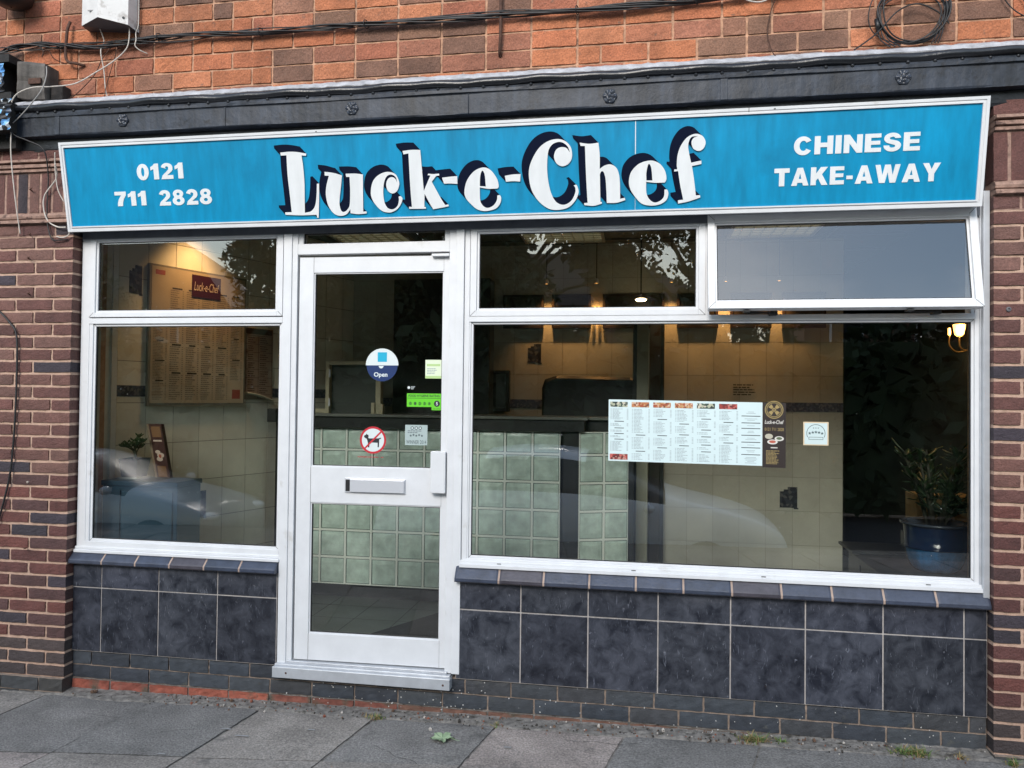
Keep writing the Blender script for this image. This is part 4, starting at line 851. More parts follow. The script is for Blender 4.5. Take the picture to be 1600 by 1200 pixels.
for (x0, x1, y, z0, z1) in ((-4.7, -3.515, -.20, 2.975, 3.150), (-4.7, -3.62, -.14, 3.215, 3.385)):
    rows = []; rr = random.Random(int(z0*100))
    for j in range(13):
        rows.append([(x0+(x1-x0)*i/40+(rr.uniform(-.006, .006) if i == 40 else 0), y+rr.uniform(-.012, .008), z0+(z1-z0)*j/12) for i in range(41)])
    mb.grid(rows, 0); mb.box(x0, x1-.03, y+.012, -.02, z0+.004, z1-.004, 1)
mb.box(-4.7, -3.58, -.15, 0, 3.385, 3.43, 1); mb.box(-4.7, -3.57, -.14, 0, 3.165, 3.215, 1); mb.box(-4.7, -3.56, -.11, 0, 2.90, 2.985, 1)
mb.build('board', [M_peel, mat('black_timber', (.012, .011, .011), .8, var=.4, bump=1, bscale=60)], pb, recalc=False)
mb = MB(); mb.lathe((-3.62, -.10, 3.80), [(.005, -.075), (.07, -.065), (.105, -.035), (.115, 0), (.11, .05), (.005, .08)], 24)
o = mb.build('black_junction_box', [M_black], smooth=True); tag(o, 'black rounded box cut by the top left corner of the photo', 'junction box')
# small plugs, nails and the rust-stained hook marks in the pillars
def plug(x, z, rd, m, label):
    o = MB().lathe((x, -.068, z), [(rd, .004), (rd, -.004), (rd*.55, -.005), (rd*.5, -.001), (.0004, -.001)], 12, 0, 'y').build('wall_plug', [m]); tag(o, label, 'wall plug', 'small fixings in the brick pillars')
M_plug = mat('grey_plug', (.10, .10, .11), .5)
plug(1.665, 1.935, .011, M_plug, 'round grey plug in the right brick pillar beside the open window')
plug(-3.47, .985, .006, mat('pale_plug', (.45, .38, .33), .6), 'pale plug in the left brick pillar beside the hanging cable')
for i, (x, z, t) in enumerate(((-3.475, 2.665, 'in the soldier bricks'), (-3.475, 2.405, 'just below the ledge'), (-3.48, 2.27, 'under the ledge, second down'), (-3.475, 2.065, 'level with the upper window'), (-3.46, .94-.33, 'low down beside the sill'))):
    o = MB().tube([(x-.012, -.066, z-.002), (x-.004, -.09, z), (x+.012, -.095, z+.004)], .0035, 6).build('nail', [M_rust], smooth=True); tag(o, 'rusty nail in the left pillar '+t, 'nail', 'small fixings in the brick pillars')
mb = MB(); mb.disc(-.757, -.0045, 3.285, .03); 
# ---------------------------------------------------------------- the room behind the glass
M_wtile = None
def wall_tile_mat(name, c1, c2):
    return tile_mat(name, c1, c2, 2.2, .3, .0006)
M_ct = mat('cream_wall_tile', (.34, .325, .25), .28, attr='Col', var=.08, vscale=5)
M_cg = mat('tile_joint', (.30, .29, .24), .9)
M_border = blotch_mat('blue_decor_tile', [(.03, .035, .07), (.06, .07, .12), (.12, .12, .15), (.04, .045, .09)], 70, .4)
M_decor = blotch_mat('dark_decor_tile', [(.012, .014, .025), (.03, .035, .05), (.09, .09, .09), (.015, .018, .03)], 45, .4)
def tiled(name, P0, P1, z0, z1, tw, th, zoff, parent=None, seed=1, tint=(.35, .335, .26), border=None):
    """tiled wall from plan point P0 to P1"""
    P0 = Vector((*P0, 0)); P1 = Vector((*P1, 0)); d = (P1-P0); Ln = d.length; d.normalize(); nrm = Vector((d.y, -d.x, 0))
    rr = random.Random(seed); mb = MB()
    def Q(s, z, o=0): p = P0+d*s+nrm*o; return (p.x, p.y, z)
    mb.quad([Q(0, z0), Q(Ln, z0), Q(Ln, z1), Q(0, z1)], 1)
    mb.quad([Q(0, z0, -.1), Q(Ln, z0, -.1), Q(Ln, z1, -.1), Q(0, z1, -.1)], 1)
    g = .0022; zz = zoff
    while zz > z0: zz -= th
    while zz < z1:
        s = 0
        while s < Ln:
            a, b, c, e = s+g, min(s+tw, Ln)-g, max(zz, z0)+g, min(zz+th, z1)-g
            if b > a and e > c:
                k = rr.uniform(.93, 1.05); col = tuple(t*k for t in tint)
                bd = border and border[0]-.01 < (c+e)/2 < border[1]+.01
                p = [Q(a, c, .003), Q(b, c, .003), Q(b, e, .003), Q(a, e, .003)]; q = [Q(a, c, 0), Q(b, c, 0), Q(b, e, 0), Q(a, e, 0)]
                mb.quad(p, 0, col)
                for i in range(4): mb.quad([p[i], p[(i+1) % 4], q[(i+1) % 4], q[i]], 0, col)
            s += tw
        zz += th
    if border: 
        mb.quad([Q(0, border[0], .0045), Q(Ln, border[0], .0045), Q(Ln, border[1], .0045), Q(0, border[1], .0045)], 2)
    o = mb.build(name, [M_ct, M_cg, M_border], parent, recalc=False)
    return o, Q
fl = MB(); fl.quad([(-3.4, .08, .0), (2.4, .08, .0), (2.4, 4.2, .0), (-3.4, 4.2, .0)], 1)
rr = random.Random(2)
for i in range(0, 20):
    for j in range(0, 13):
        x = -3.4+i*.3; y = .09+j*.3; k = rr.uniform(.85, 1.15)
        fl.quad([(x+.002, y+.002, .004), (x+.298, y+.002, .004), (x+.298, y+.298, .004), (x+.002, y+.298, .004)], 0, (.06*k, .078*k, .07*k))
tag(fl.build('interior_floor', [mat('floor_tile', (.1, .1, .1), .35, attr='Col', var=.2, vscale=8), mat('floor_joint', (.02, .02, .02), .9)], recalc=False), kind='structure')
ce = MB(); ce.box(-3.45, 2.45, .12, 4.3, 2.76, 2.80, 0)
for i in range(-5, 5): ce.box(i*.62+.13-.012, i*.62+.13+.012, .13, 4.2, 2.750, 2.758, 1)
for j in range(0, 7): ce.box(-3.4, 2.4, .30+j*.6, .322+j*.6, 2.747, 2.7555, 1)
tag(ce.build('interior_ceiling', [mat('ceiling_tile', (.10, .10, .09), .9, var=.15, vscale=30, bump=.5), mat('ceiling_rail', (.07, .07, .065), .5)]), kind='structure')
P0 = (-3.27, .12); P1 = (-2.40, 2.45)
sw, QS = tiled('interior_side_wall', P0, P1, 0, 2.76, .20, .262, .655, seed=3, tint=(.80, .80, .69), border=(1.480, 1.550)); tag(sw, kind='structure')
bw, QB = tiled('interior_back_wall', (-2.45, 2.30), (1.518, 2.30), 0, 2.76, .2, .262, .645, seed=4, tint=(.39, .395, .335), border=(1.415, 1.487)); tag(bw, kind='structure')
mb = MB(); mb.box(-3.35, -3.20, .075, .12, 0, 2.76); tag(mb.build('interior_reveal', [mat('white_render', (.42, .45, .45), .7)]), kind='structure')
def slabq(mb, Q, s0, s1, z0, z1, o0, o1, mi=0):
    a = [Q(s0, z0, o0), Q(s1, z0, o0), Q(s1, z1, o0), Q(s0, z1, o0)]; b = [Q(s0, z0, o1), Q(s1, z0, o1), Q(s1, z1, o1), Q(s0, z1, o1)]
    mb.quad(b, mi)
    for i in range(4): mb.quad([a[i], a[(i+1) % 4], b[(i+1) % 4], b[i]], mi)
mb = MB(); slabq(mb, QS, .0, .155, 0, 2.7, .006, .012, 0); slabq(mb, QS, .155, .190, 0, 2.7, .006, .02, 1)
for i in range(60): slabq(mb, QS, .07, .078, 1.66+i*.012, 1.664+i*.012, .012, .0125, 2)
wp = mb.build('white_side_panel', [mat('panel_white', (.78, .84, .84), .5), mat('panel_edge', (.8, .83, .82), .5), M_black]); tag(wp, 'tall white upright panel just inside the left window', 'panel')
# dark lobby on the right
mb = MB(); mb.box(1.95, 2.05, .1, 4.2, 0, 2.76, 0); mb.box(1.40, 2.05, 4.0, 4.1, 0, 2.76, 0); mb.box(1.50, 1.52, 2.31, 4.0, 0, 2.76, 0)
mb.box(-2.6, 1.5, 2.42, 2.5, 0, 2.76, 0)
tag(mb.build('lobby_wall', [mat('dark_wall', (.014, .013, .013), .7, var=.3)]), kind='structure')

# counter faced with glass blocks
M_gb = mat('glass_block', (.58, .72, .64), .26, var=.26, vscale=11, bump=.6, bscale=22)
M_gj = mat('block_joint', (.88, .93, .86), .8)
M_dk = mat('dark_laminate', (.022, .024, .024), .35, var=.2)
ct = empty('service_counter', (-1.3, 1.6, 0), 'dark topped service counter faced with green glass blocks', 'counter')
mb = MB(); mb.box(-2.68, -.36, 1.52, 2.0, .0, .10, 0); mb.box(-2.68, -.40, 1.46, 1.9, 1.262, 1.345, 0); mb.box(-.555, -.44, 1.49, 1.55, .0, 1.262, 0); mb.box(-.098, -.06, 1.60, 1.70, 0, 1.262, 0)
mb.box(-2.68, -.36, 1.60, 1.62, .1, 1.26, 0); mb.box(-.40, -.02, 1.60, 2.0, 1.262, 1.345, 0)
mb.build('body', [M_dk], ct, bevel=.004)
mb = MB(); mb.box(-2.70, -.38, 1.44, 2.0, 1.346, 1.366, 0); mb.box(-.38, .0, 1.56, 2.0, 1.346, 1.366, 0); mb.build('worktop', [mat('worktop_edge', (.16, .17, .15), .3)], ct, bevel=.003)
def blocks(Pa, Pb, ncol, zb, nrow, name, top, partial=None):
    Pa = Vector((*Pa, 0)); Pb = Vector((*Pb, 0)); d = (Pb-Pa).normalized(); nr = Vector((d.y, -d.x, 0)); w = (Pb-Pa).length/ncol
    mb = MB()
    def Q(s, z, o=0): p = Pa+d*s+nr*o; return (p.x, p.y, z)
    Ln = w*ncol
    slabq(mb, Q, 0, Ln, zb, top, -.03, -.007, 1)
    for i in range(ncol+1): slabq(mb, Q, max(i*w-.0075, 0), min(i*w+.0075, Ln), zb, top, -.007, .004, 1)
    for j in range(nrow+1):
        if zb+j*.2 < top: slabq(mb, Q, 0, Ln, zb+j*.2-(.0075 if j else 0), zb+j*.2+.0075, -.007, .0035, 1)
    for i in range(ncol):
        for j in range(nrow):
            a, b, c, e = i*w+.0075, (i+1)*w-.0075, zb+j*.2+.0075, min(zb+(j+1)*.2, top)-.0075
            if e-c < .03: continue
            t_ = .0055; O_ = [(a, c), (b, c), (b, e), (a, e)]; a, b, c, e = a+t_, b-t_, c+t_, e-t_; I_ = [(a, c), (b, c), (b, e), (a, e)]
            for q_ in range(4): mb.quad([Q(*O_[q_], -.006), Q(*O_[(q_+1) % 4], -.006), Q(*I_[(q_+1) % 4], -.0025), Q(*I_[q_], -.0025)], 2)
            N = 6; rows = []
            for q in range(N+1):
                row = []
                for p in range(N+1):
                    X = a+(b-a)*p/N; Z = c+(e-c)*q/N
                    ed = min(p, N-p, q, N-q); o = (-.0025, .0020, .0014, .0008)[min(ed, 3)]
                    row.append(Q(X, Z, o))
                rows.append(row)
            mb.grid(rows, 0)
    return mb.build(name, [M_gb, M_gj, mat('block_edge', (.12, .19, .16), .4)], ct, smooth=False, recalc=False)
blocks((-2.575, 1.50), (-.575, 1.50), 10, .100, 6, 'glass_block_front', 1.262)
blocks((-.440, 1.485), (-.095, 1.625), 2, .100, 6, 'glass_block_front', 1.262)
mb = MB(); mb.box(-2.735, -2.665, 1.34, 1.5, 1.30, 1.40); mb.box(-2.715, -2.68, 1.44, 1.49, 0, 1.30); mb.build('end_post', [M_black], ct, bevel=.006)
mb = MB(); mb.box(-.045, .04, 1.85, 1.90, 0, 2.1, 0); mb.box(-.075, -.045, 1.85, 1.9, 0, 2.1, 1); mb.box(.05, .135, 2.2, 2.29, 0, 2.2, 2); mb.box(.135, .165, 2.2, 2.29, 0, 2.2, 1)
o = mb.build('door_post', [mat('cream_post', (.26, .26, .19), .5), M_dk, mat('brown_post', (.035, .028, .022), .5)], bevel=.003); tag(o, 'dark and cream upright posts right of the counter', 'door post')
# cream hatch frame standing on the counter
hf = empty('hatch_frame', (-2.16, 1.6, 1.366), 'cream wooden hatch frame standing on the counter behind the door glass', 'hatch frame')
M_hf = mat('cream_wood', (.36, .33, .22), .6, var=.15)
mb = MB(); mb.box(-2.385, -2.355, 1.58, 1.64, 1.366, 1.765); mb.box(-1.985, -1.945, 1.58, 1.64, 1.366, 1.765); mb.box(-2.355, -1.985, 1.58, 1.64, 1.735, 1.765); mb.box(-2.012, -1.985, 1.56, 1.60, 1.366, 1.45); mb.box(-1.945, -1.92, 1.56, 1.60, 1.366, 1.44)
mb.box(-2.50, -2.39, 1.6, 1.63, 1.368, 1.40)
mb.build('frame', [M_hf], hf, bevel=.003)
mb = MB(); mb.box(-2.355, -1.985, 1.63, 1.64, 1.366, 1.735); mb.build('hatch_panel', [mat('hatch_dark', (.02, .028, .022), .5)], hf)
for z in (1.42, 1.64): MB().box(-2.355, -2.343, 1.57, 1.58, z, z+.06).build('hinge', [M_silver], hf)
o = MB(); o.box(-2.0, -1.2, 2.02, 2.2, 1.3, 2.45); o = o.build('tall_dark_cupboard', [M_dk], bevel=.01); tag(o, 'tall dark cupboard behind the hatch on the left', 'cupboard')
# big dark rounded machine behind the counter
rows = []
mm = MB()
for y in (1.95, 1.97, 2.20, 2.22):
    ins = .02 if y in (1.95, 2.22) else 0
    rows.append([(-.772+ins, y, 1.30), (-.772+ins, y, 1.58-ins), (-.75+ins, y, 1.645-ins), (-.66, y, 1.675-ins), (-.30, y, 1.668-ins), (-.10, y, 1.665-ins), (-.045-ins, y, 1.64-ins), (-.04-ins, y, 1.30)])
mm.grid(rows, 0, True); mm.quad(rows[0]); mm.quad(rows[-1])
o = mm.build('catering_machine', [mat('machine_black', (.006, .006, .006), .4)]); tag(o, 'wide black round-cornered machine behind the counter', 'machine')
# framed mirror left of it
mi_ = empty('framed_mirror', (-1.2, 2.2, 1.36), 'dark framed upright glass panel on the wall behind the counter', 'mirror')
mb = MB(); frame_bars(mb, -1.40, -1.075, 1.385, 1.722, .028, 2.22, 2.28); mb.build('frame', [M_black], mi_, bevel=.003)
mb = MB(); mb.box(-1.372, -1.19, 2.25, 2.27, 1.413, 1.694, 0); mb.box(-1.19, -1.103, 2.248, 2.27, 1.413, 1.694, 1); mb.build('panel', [mat('mirror_dim', (.06, .06, .05), .4), mat('mirror_pale', (.16, .19, .17), .4)], mi_)
# dark picture panels along the top of the back wall
for i, (a, b, z0) in enumerate(((-1.14, -.805, 2.07), (-.737, -.418, 2.07), (-.325, .165, 2.068), (.262, .580, 2.067), (.672, .983, 2.066), (1.063, 1.385, 2.064))):
    e = empty('picture_panel', ((a+b)/2, 2.27, z0), ('dark framed picture panel high on the back wall, %s from the left' % ('first', 'second', 'third and widest', 'fourth', 'fifth', 'sixth')[i]), 'picture', 'dark pictures along the top of the back wall')
    mb = MB(); frame_bars(mb, a, b, z0, z0+.275, .022, 2.262, 2.292); mb.build('frame', [mat('picture_frame', (.02, .012, .008), .5)], e, bevel=.002)
    mb = MB(); mb.box(a+.022, b-.022, 2.276, 2.29, z0+.022, z0+.253); mb.build('picture', [mat('dim_picture', (.035, .03, .022), .4, var=.5, vscale=14)], e)
# decor tiles with ragged edges
def decor(Q, s, z, w, h, label, g='dark patterned tiles on the walls'):
    mb = MB(); rr = random.Random(int(z*100+s*10))
    slabq(mb, Q, s, s+w, z, z+h, .003, .006)
    slabq(mb, Q, s+w*.45, s+w, z+h, z+h*1.28, .003, .006); slabq(mb, Q, s+w*.22, s+w*.45, z+h, z+h*1.12, .003, .0055)
    slabq(mb, Q, s+w*.8, s+w*1.06, z-.01, z, .003, .0055)
    o = mb.build('decor_tile', [M_decor]); tag(o, label, 'tile', g)
decor(QB, 1.515, 1.79, .11, .12, 'dark patterned tile in the warm light behind the counter')
decor(QB, 3.505, .672, .13, .125, 'dark patterned tile low on the right tiled wall')
decor(QS, .78, .66, .085, .14, 'blue patterned tile low on the left side wall')
decor(QS, .27, 2.13, .085, .14, 'dark patterned tile high on the left side wall beside the menu board')
# faint notice on the back wall
mb = MB(); ruled_text(mb, .70, .95, 1.535, 1.63, 5, lambda x, z: (x, 2.292, z), 0, price=False)
o = mb.build('wall_notice', [mat('faint_print', (.02, .02, .018), .6)]); tag(o, 'small faint dark lettering on the back wall above the window menu', 'notice')

# menu boards on the side wall
def on_side(s, z, o=0): return QS(s, z, o)
mbd = empty('menu_board', tuple(QS(.77, 1.41)), 'large yellowed framed menu board on the left side wall', 'menu board')
mb = MB(); slabq(mb, QS, .392, 1.158, 1.418, 2.335, .004, .03, 0); mb.build('frame', [mat('board_frame', (.20, .19, .15), .5)], mbd, bevel=.002)
mb = MB(); slabq(mb, QS, .405, 1.145, 1.44, 2.322, .028, .0325, 0); paper = mb.build('paper', [mat('yellowed_paper', (.43, .36, .25), .6, var=.08, vscale=6)], mbd)
mb = MB(); fq = lambda x, z: QS(x, z, .0335)
for i in range(6):
    a = .42+i*.121
    ruled_text(mb, a, a+.10, 1.46 if i != 5 else 1.60, (1.99 if 0 < i < 9 else 1.98) if i in (0,) else 2.20, 52, fq, 0, h=.34, head=13, headmi=1)
for i in range(4): mb.quad([fq(.43+i*.006, 2.27), fq(.50, 2.27), fq(.50, 2.30), fq(.43, 2.30)], 2) if i == 0 else None
mb.quad([fq(1.045, 1.47), fq(1.115, 1.47), fq(1.115, 1.535), fq(1.045, 1.535)], 2)
mb.build('printing', [mat('print_grey', (.20, .16, .11), .6), mat('print_dark', (.045, .035, .025), .6), mat('print_red', (.30, .07, .05), .6)], mbd, recalc=False)
mb = MB(); slabq(mb, QS, .70, .93, 2.155, 2.305, .034, .038, 0); hd = mb.build('heading_panel', [mat('maroon', (.045, .003, .005), .35)], mbd, bevel=.002)
mb = MB(); text_mesh('Luck-e-Chef', .715, .915, 2.20, 2.26, lambda x, z: QS(x, z, .0390), mb, shear=.25); mb.build('lettering', [mat('cream_print', (.6, .5, .4), .5)], hd, recalc=False)
nb = empty('notice_board', tuple(QS(1.3, 1.45)), 'smaller ruled notice sheet beside the menu board on the side wall', 'notice')
mb = MB(); slabq(mb, QS, 1.17, 1.435, 1.465, 1.99, .004, .012, 0); mb.build('sheet', [mat('dim_paper', (.26, .19, .14), .6)], nb)
mb = MB(); fq = lambda x, z: QS(x, z, .0125)
for z in [1.50+i*.062 for i in range(8)]: mb.quad([fq(1.18, z), fq(1.425, z), fq(1.425, z+.003), fq(1.18, z+.003)], 0)
for s in (1.18, 1.295, 1.422): mb.quad([fq(s, 1.47), fq(s+.004, 1.47), fq(s+.004, 1.94), fq(s, 1.94)], 0)
for i in range(8): ruled_text(mb, 1.20, 1.285, 1.507+i*.062, 1.555+i*.062, 3, fq, 0, price=False); ruled_text(mb, 1.31, 1.41, 1.507+i*.062, 1.555+i*.062, 3, fq, 0, price=False)
mb.quad([fq(1.18, 1.945), fq(1.425, 1.945), fq(1.425, 1.985), fq(1.18, 1.985)], 0)
mb.build('printing', [mat('brown_print', (.06, .03, .025), .6)], nb, recalc=False)
rows = []
for i in range(13):
    t = i/12; rows.append([QS(1.165+.25*t, 1.478+.035*sin(pi*(.45+.55*t))+.008*cos(a)-.02*t, .035+.025*sin(a)) for a in [2*pi*k/8 for k in range(8)]])
mb = MB(); mb.grid(rows, 0, True); o = mb.build('grab_rail', [mat('cream_plastic', (.6, .56, .42), .4)], smooth=True); tag(o, 'curved cream grip on the side wall below the small notice sheet', 'grab rail')

# dark cabinet in the left window, blue reflection put into its colour, jade plant and leaning menu box on it
cbn = empty('cabinet', (-2.9, .25, 0), 'dark cabinet with its blue reflection painted in, in the left window with a plant on top', 'cabinet')
M_cab = mat('cabinet_blue_sheen', (.022, .055, .085), .28, var=.15, vscale=4)
mb = MB(); mb.box(-3.15, -2.665, .14, .38, .0, .955); mb.box(-3.155, -2.66, .13, .39, .955, .985); mb.build('body', [M_cab], cbn, bevel=.004)
mb = MB(); mb.box(-3.02, -2.69, .128, .14, .05, .93); mb.build('door', [mat('cabinet_door_blue_sheen', (.03, .07, .105), .25)], cbn, bevel=.006)
mb = MB(); mb.box(-3.075, -3.03, .130, .1395, .04, .93); mb.build('groove', [mat('groove_blue_sheen', (.02, .045, .07), .4)], cbn)
jp = empty('jade_plant', (-3.06, .30, .985), 'small jade plant in a square dark pot on the cabinet', 'plant')
mb = MB(); rows = []
for z, h in ((.992, .050), (1.00, .052), (1.105, .066), (1.105, .060), (1.09, .058)): rows.append([(-3.06-h, .30-h, z), (-3.06+h, .30-h, z), (-3.06+h, .30+h, z), (-3.06-h, .30+h, z)])
mb.grid(rows, 0, True); mb.quad(rows[0]); mb.quad(rows[-1], 1); mb.box(-3.13, -2.99, .23, .37, .986, .992, 2); mb.build('pot', [mat('navy_pot', (.01, .025, .045), .3), mat('soil', (.03, .02, .015), .9), mat('saucer_white', (.5, .52, .5), .5)], jp, bevel=.002)
rr = random.Random(12); st = MB(); lf = MB()
def leaf(mb, p, d, ln, wd, th=.004, mi=0):
    d = Vector(d).normalized(); s = d.cross(Vector((0, 0, 1)));
    if s.length < .05: s = Vector((1, 0, 0))
    s.normalize(); n = s.cross(d).normalized(); p = Vector(p); rows = []
    for t, w in ((0, .15), (.3, .7), (.6, 1), (.85, .75), (1, .1)):
        c = p+d*ln*t+n*(.12*ln*t*t)
        rows.append([c-s*wd*w*.5, c+n*th*w, c+s*wd*w*.5, c-n*th*w])
    mb.grid(rows, mi, True)
st.tube([(-3.06, .30, 1.09), (-3.055, .30, 1.13), (-3.06, .30, 1.17)], [.011, .009, .006], 7)
for k in range(11):
    a = rr.uniform(0, 2*pi); e = rr.uniform(.3, 1.2); L_ = rr.uniform(.06, .11); b0 = Vector((-3.058, .30, rr.uniform(1.12, 1.17))); dd = Vector((cos(a)*cos(e), sin(a)*cos(e)*.7, sin(e))); t = b0+dd*L_
    st.tube([b0, b0+dd*L_*.5+Vector((0, 0, .006)), t], [.005, .004, .003], 5)
    for q in range(7):
        aa = rr.uniform(0, 2*pi); leaf(lf, t-dd*rr.uniform(0, .04), dd*.5+Vector((cos(aa), sin(aa), rr.uniform(-.2, .6))), rr.uniform(.028, .042), rr.uniform(.013, .019))
st.build('stem', [mat('jade_stem', (.06, .06, .03), .7)], jp, smooth=True); lf.build('foliage', [mat('jade_leaf', (.03, .07, .02), .35, var=.3, vscale=30)], jp, smooth=True)
lm = empty('leaning_menu', (-2.93, .33, .985), 'tall brown menu leaflet box leaning on the cabinet beside the plant', 'menu leaflet')
def LQ(x, z, o=0): # leaning leftwards as it rises
    return (-2.925+x-.24*z, .33-o+.05*z, .988+z)
mb = MB(); 
def lslab(mb, x0, x1, z0, z1, o0, o1, mi):
    a = [LQ(x0, z0, o0), LQ(x1, z0, o0), LQ(x1, z1, o0), LQ(x0, z1, o0)]; b = [LQ(x0, z0, o1), LQ(x1, z0, o1), LQ(x1, z1, o1), LQ(x0, z1, o1)]
    mb.quad(a, mi); mb.quad(b, mi)
    for i in range(4): mb.quad([a[i], a[(i+1) % 4], b[(i+1) % 4], b[i]], mi)
lslab(mb, 0, .085, 0, .325, -.03, 0, 0); lslab(mb, -.014, .0, 0, .325, -.03, -.001, 1); mb.build('box', [mat('menu_brown', (.055, .014, .01), .4), mat('wood_edge', (.22, .15, .09), .6)], lm)
mb = MB(); lslab(mb, .012, .074, .245, .31, 0, .001, 0); lslab(mb, .012, .07, .005, .07, 0, .001, 0)
lslab(mb, .014, .072, .218, .228, 0, .001, 1)
for (cx, cz, r_) in ((.032, .155, .017), (.048, .135, .024), (.038, .112, .021)): mb.quad([LQ(cx+r_*cos(a), cz+r_*.65*sin(a), .0012+cz*.001) for a in [2*pi*i/14 for i in range(14)]], 1)
mb.quad([LQ(.044+.009*cos(a), .13+.012*sin(a), .002) for a in [2*pi*i/12 for i in range(12)]], 2)
mb.build('printing', [mat('menu_gold', (.20, .09, .03), .5), mat('menu_cream', (.55, .42, .33), .5), mat('menu_red', (.35, .07, .03), .5)], lm, recalc=False)

# plants and boxes on the right
pp = empty('potted_plant', (1.60, .62, .58), 'dark leafy plant in a glazed blue pot behind the right end of the window', 'potted plant')
ps = empty('window_shelf', (1.6, .6, 0), 'low dark shelf holding the blue plant pot inside the window', 'shelf')
mb = MB(); mb.box(1.25, 1.93, .35, .95, .55, .585); mb.box(1.28, 1.33, .4, .9, 0, .55); mb.box(1.86, 1.91, .4, .9, 0, .55); mb.build('shelf', [M_dk], ps, bevel=.003)
c = (1.585, .60, .586)
mb = MB(); mb.lathe(c, [(.004, 0), (.105, 0), (.125, .02), (.142, .06), (.150, .12)], 40, 0); mb.build('pot', [mat('blue_glaze', (.014, .12, .30), .16, var=.55, vscale=9, streak=.3)], pp, smooth=True)
mb = MB(); mb.lathe(c, [(.150, .12), (.157, .123), (.157, .130), (.151, .134), (.156, .20), (.160, .245)], 40, 0); mb.build('pot_band', [mat('dark_blue_glaze', (.004, .018, .06), .15)], pp, smooth=True)
mb = MB(); mb.lathe(c, [(.160, .245), (.176, .249), (.178, .260), (.160, .263), (.140, .25), (.135, .22), (.004, .22)], 40, 0); mb.build('rim', [mat('rim_glaze', (.05, .065, .09), .2)], pp, smooth=True)
rr = random.Random(5); tk = MB(); lf = MB(); top = Vector((1.585, .60, .80))
for k in range(18):
    a = rr.uniform(0, 2*pi); h = rr.uniform(.12, .46); b = top+Vector((.03*cos(a), .03*sin(a), 0)); t = top+Vector((.15*cos(a), .13*sin(a), h))
    tk.tube([b, (b+t)/2+Vector((0, 0, .04)), t], [.013, .009, .005], 6)
    for q in range(16):
        f_ = rr.uniform(.45, 1.05); aa = rr.uniform(0, 2*pi); base_ = b.lerp(t, min(f_, 1)); leaf(lf, base_, (cos(aa), sin(aa), rr.uniform(-.1, 1.0)), rr.uniform(.06, .11), rr.uniform(.022, .04), .003)
tk.build('stem', [mat('plant_stem', (.03, .03, .02), .8)], pp, smooth=True); lf.build('foliage', [mat('plant_leaf', (.014, .034, .012), .35, var=.5, vscale=20)], pp, smooth=True)
for (x0, x1, y0, y1, z0, z1, lb) in ((1.62, 1.80, 1.0, 1.2, .70, .945, 'cardboard box left behind the blue pot'), (1.815, 1.945, .97, 1.2, .66, .945, 'taller cardboard box right of the blue pot')):
    e = empty('cardboard_box', ((x0+x1)/2, (y0+y1)/2, z0), lb, 'cardboard box', 'cardboard boxes behind the plant')
    mb = MB(); mb.box(x0, x1, y0, y1, z0, z1, 0); mb.build('carton', [mat('cardboard', (.42, .28, .13), .8, var=.12)], e, bevel=.004)
    mb = MB(); mb.box((x0+x1)/2-.012, (x0+x1)/2+.022, y0-.0015, y0-.0005, z1-.095, z1-.055, 0); text_mesh('1', (x0+x1)/2, (x0+x1)/2+.009, z1-.088, z1-.062, lambda x, z: (x, y0-.0025, z), mb, 1); mb.build('printed_mark', [M_black, mat('cardboard_pale', (.4, .3, .18), .7)], e, recalc=False)
mb = MB(); mb.box(1.25, 1.94, .97, 1.3, .585, .6); mb.box(1.3, 1.35, 1.0, 1.25, 0, .585); mb.box(1.60, 1.80, .99, 1.22, .6, .70); mb.box(1.81, 1.945, .97, 1.22, .6, .66)
tag(mb.build('storage_ledge', [M_dk]), 'dark ledge under the cardboard boxes', 'ledge')
tg = mat('tungsten', (1, .6, .2), .5, emis=(1.0, .45, .10), estr=4)
def lamp_light(x, y, z, e, col, rad=.03, spot=None, name='lamp_light', aim=None, blend=.6):
    l = bpy.data.lights.new(name, 'SPOT' if spot else 'POINT'); l.energy = e; l.color = col; l.shadow_soft_size = rad
    if spot: l.spot_size = radians(spot); l.spot_blend = blend
    ob = bpy.data.objects.new(name, l); COL.objects.link(ob); ob.location = (x, y, z)
    if spot: ob.rotation_euler = (Vector((x, y, z))-Vector(aim)).to_track_quat('Z', 'Y').to_euler()
    return ob
wlp = empty('wall_lamp', (1.90, 1.0, 1.86), 'small lit wall lamp with a warm glass shade in the dark lobby', 'wall lamp')
MB().lathe((1.855, 1.0, 1.935), [(.012, -.04), (.024, -.03), (.03, .0), (.034, .03), (.030, .032)], 16).build('shade', [tg], wlp, smooth=True)
MB().lathe((1.80, 1.0, 1.93), [(.003, -.03), (.008, -.025), (.008, .012), (.003, .016)], 10).build('candle', [tg], wlp, smooth=True)
mb = MB(); mb.tube(catmull([(1.95, 1.0, 1.83), (1.90, 1.0, 1.81), (1.86, 1.0, 1.83), (1.855, 1.0, 1.895)], 5), .006, 6); mb.tube(catmull([(1.95, 1.0, 1.83), (1.85, 1.0, 1.80), (1.80, 1.0, 1.84), (1.80, 1.0, 1.90)], 5), .006, 6); mb.build('arm', [mat('brass_dark', (.10, .06, .02), .3, .8)], wlp, smooth=True)
lamp_light(1.85, .94, 1.93, 4, (1, .6, .25), .03)
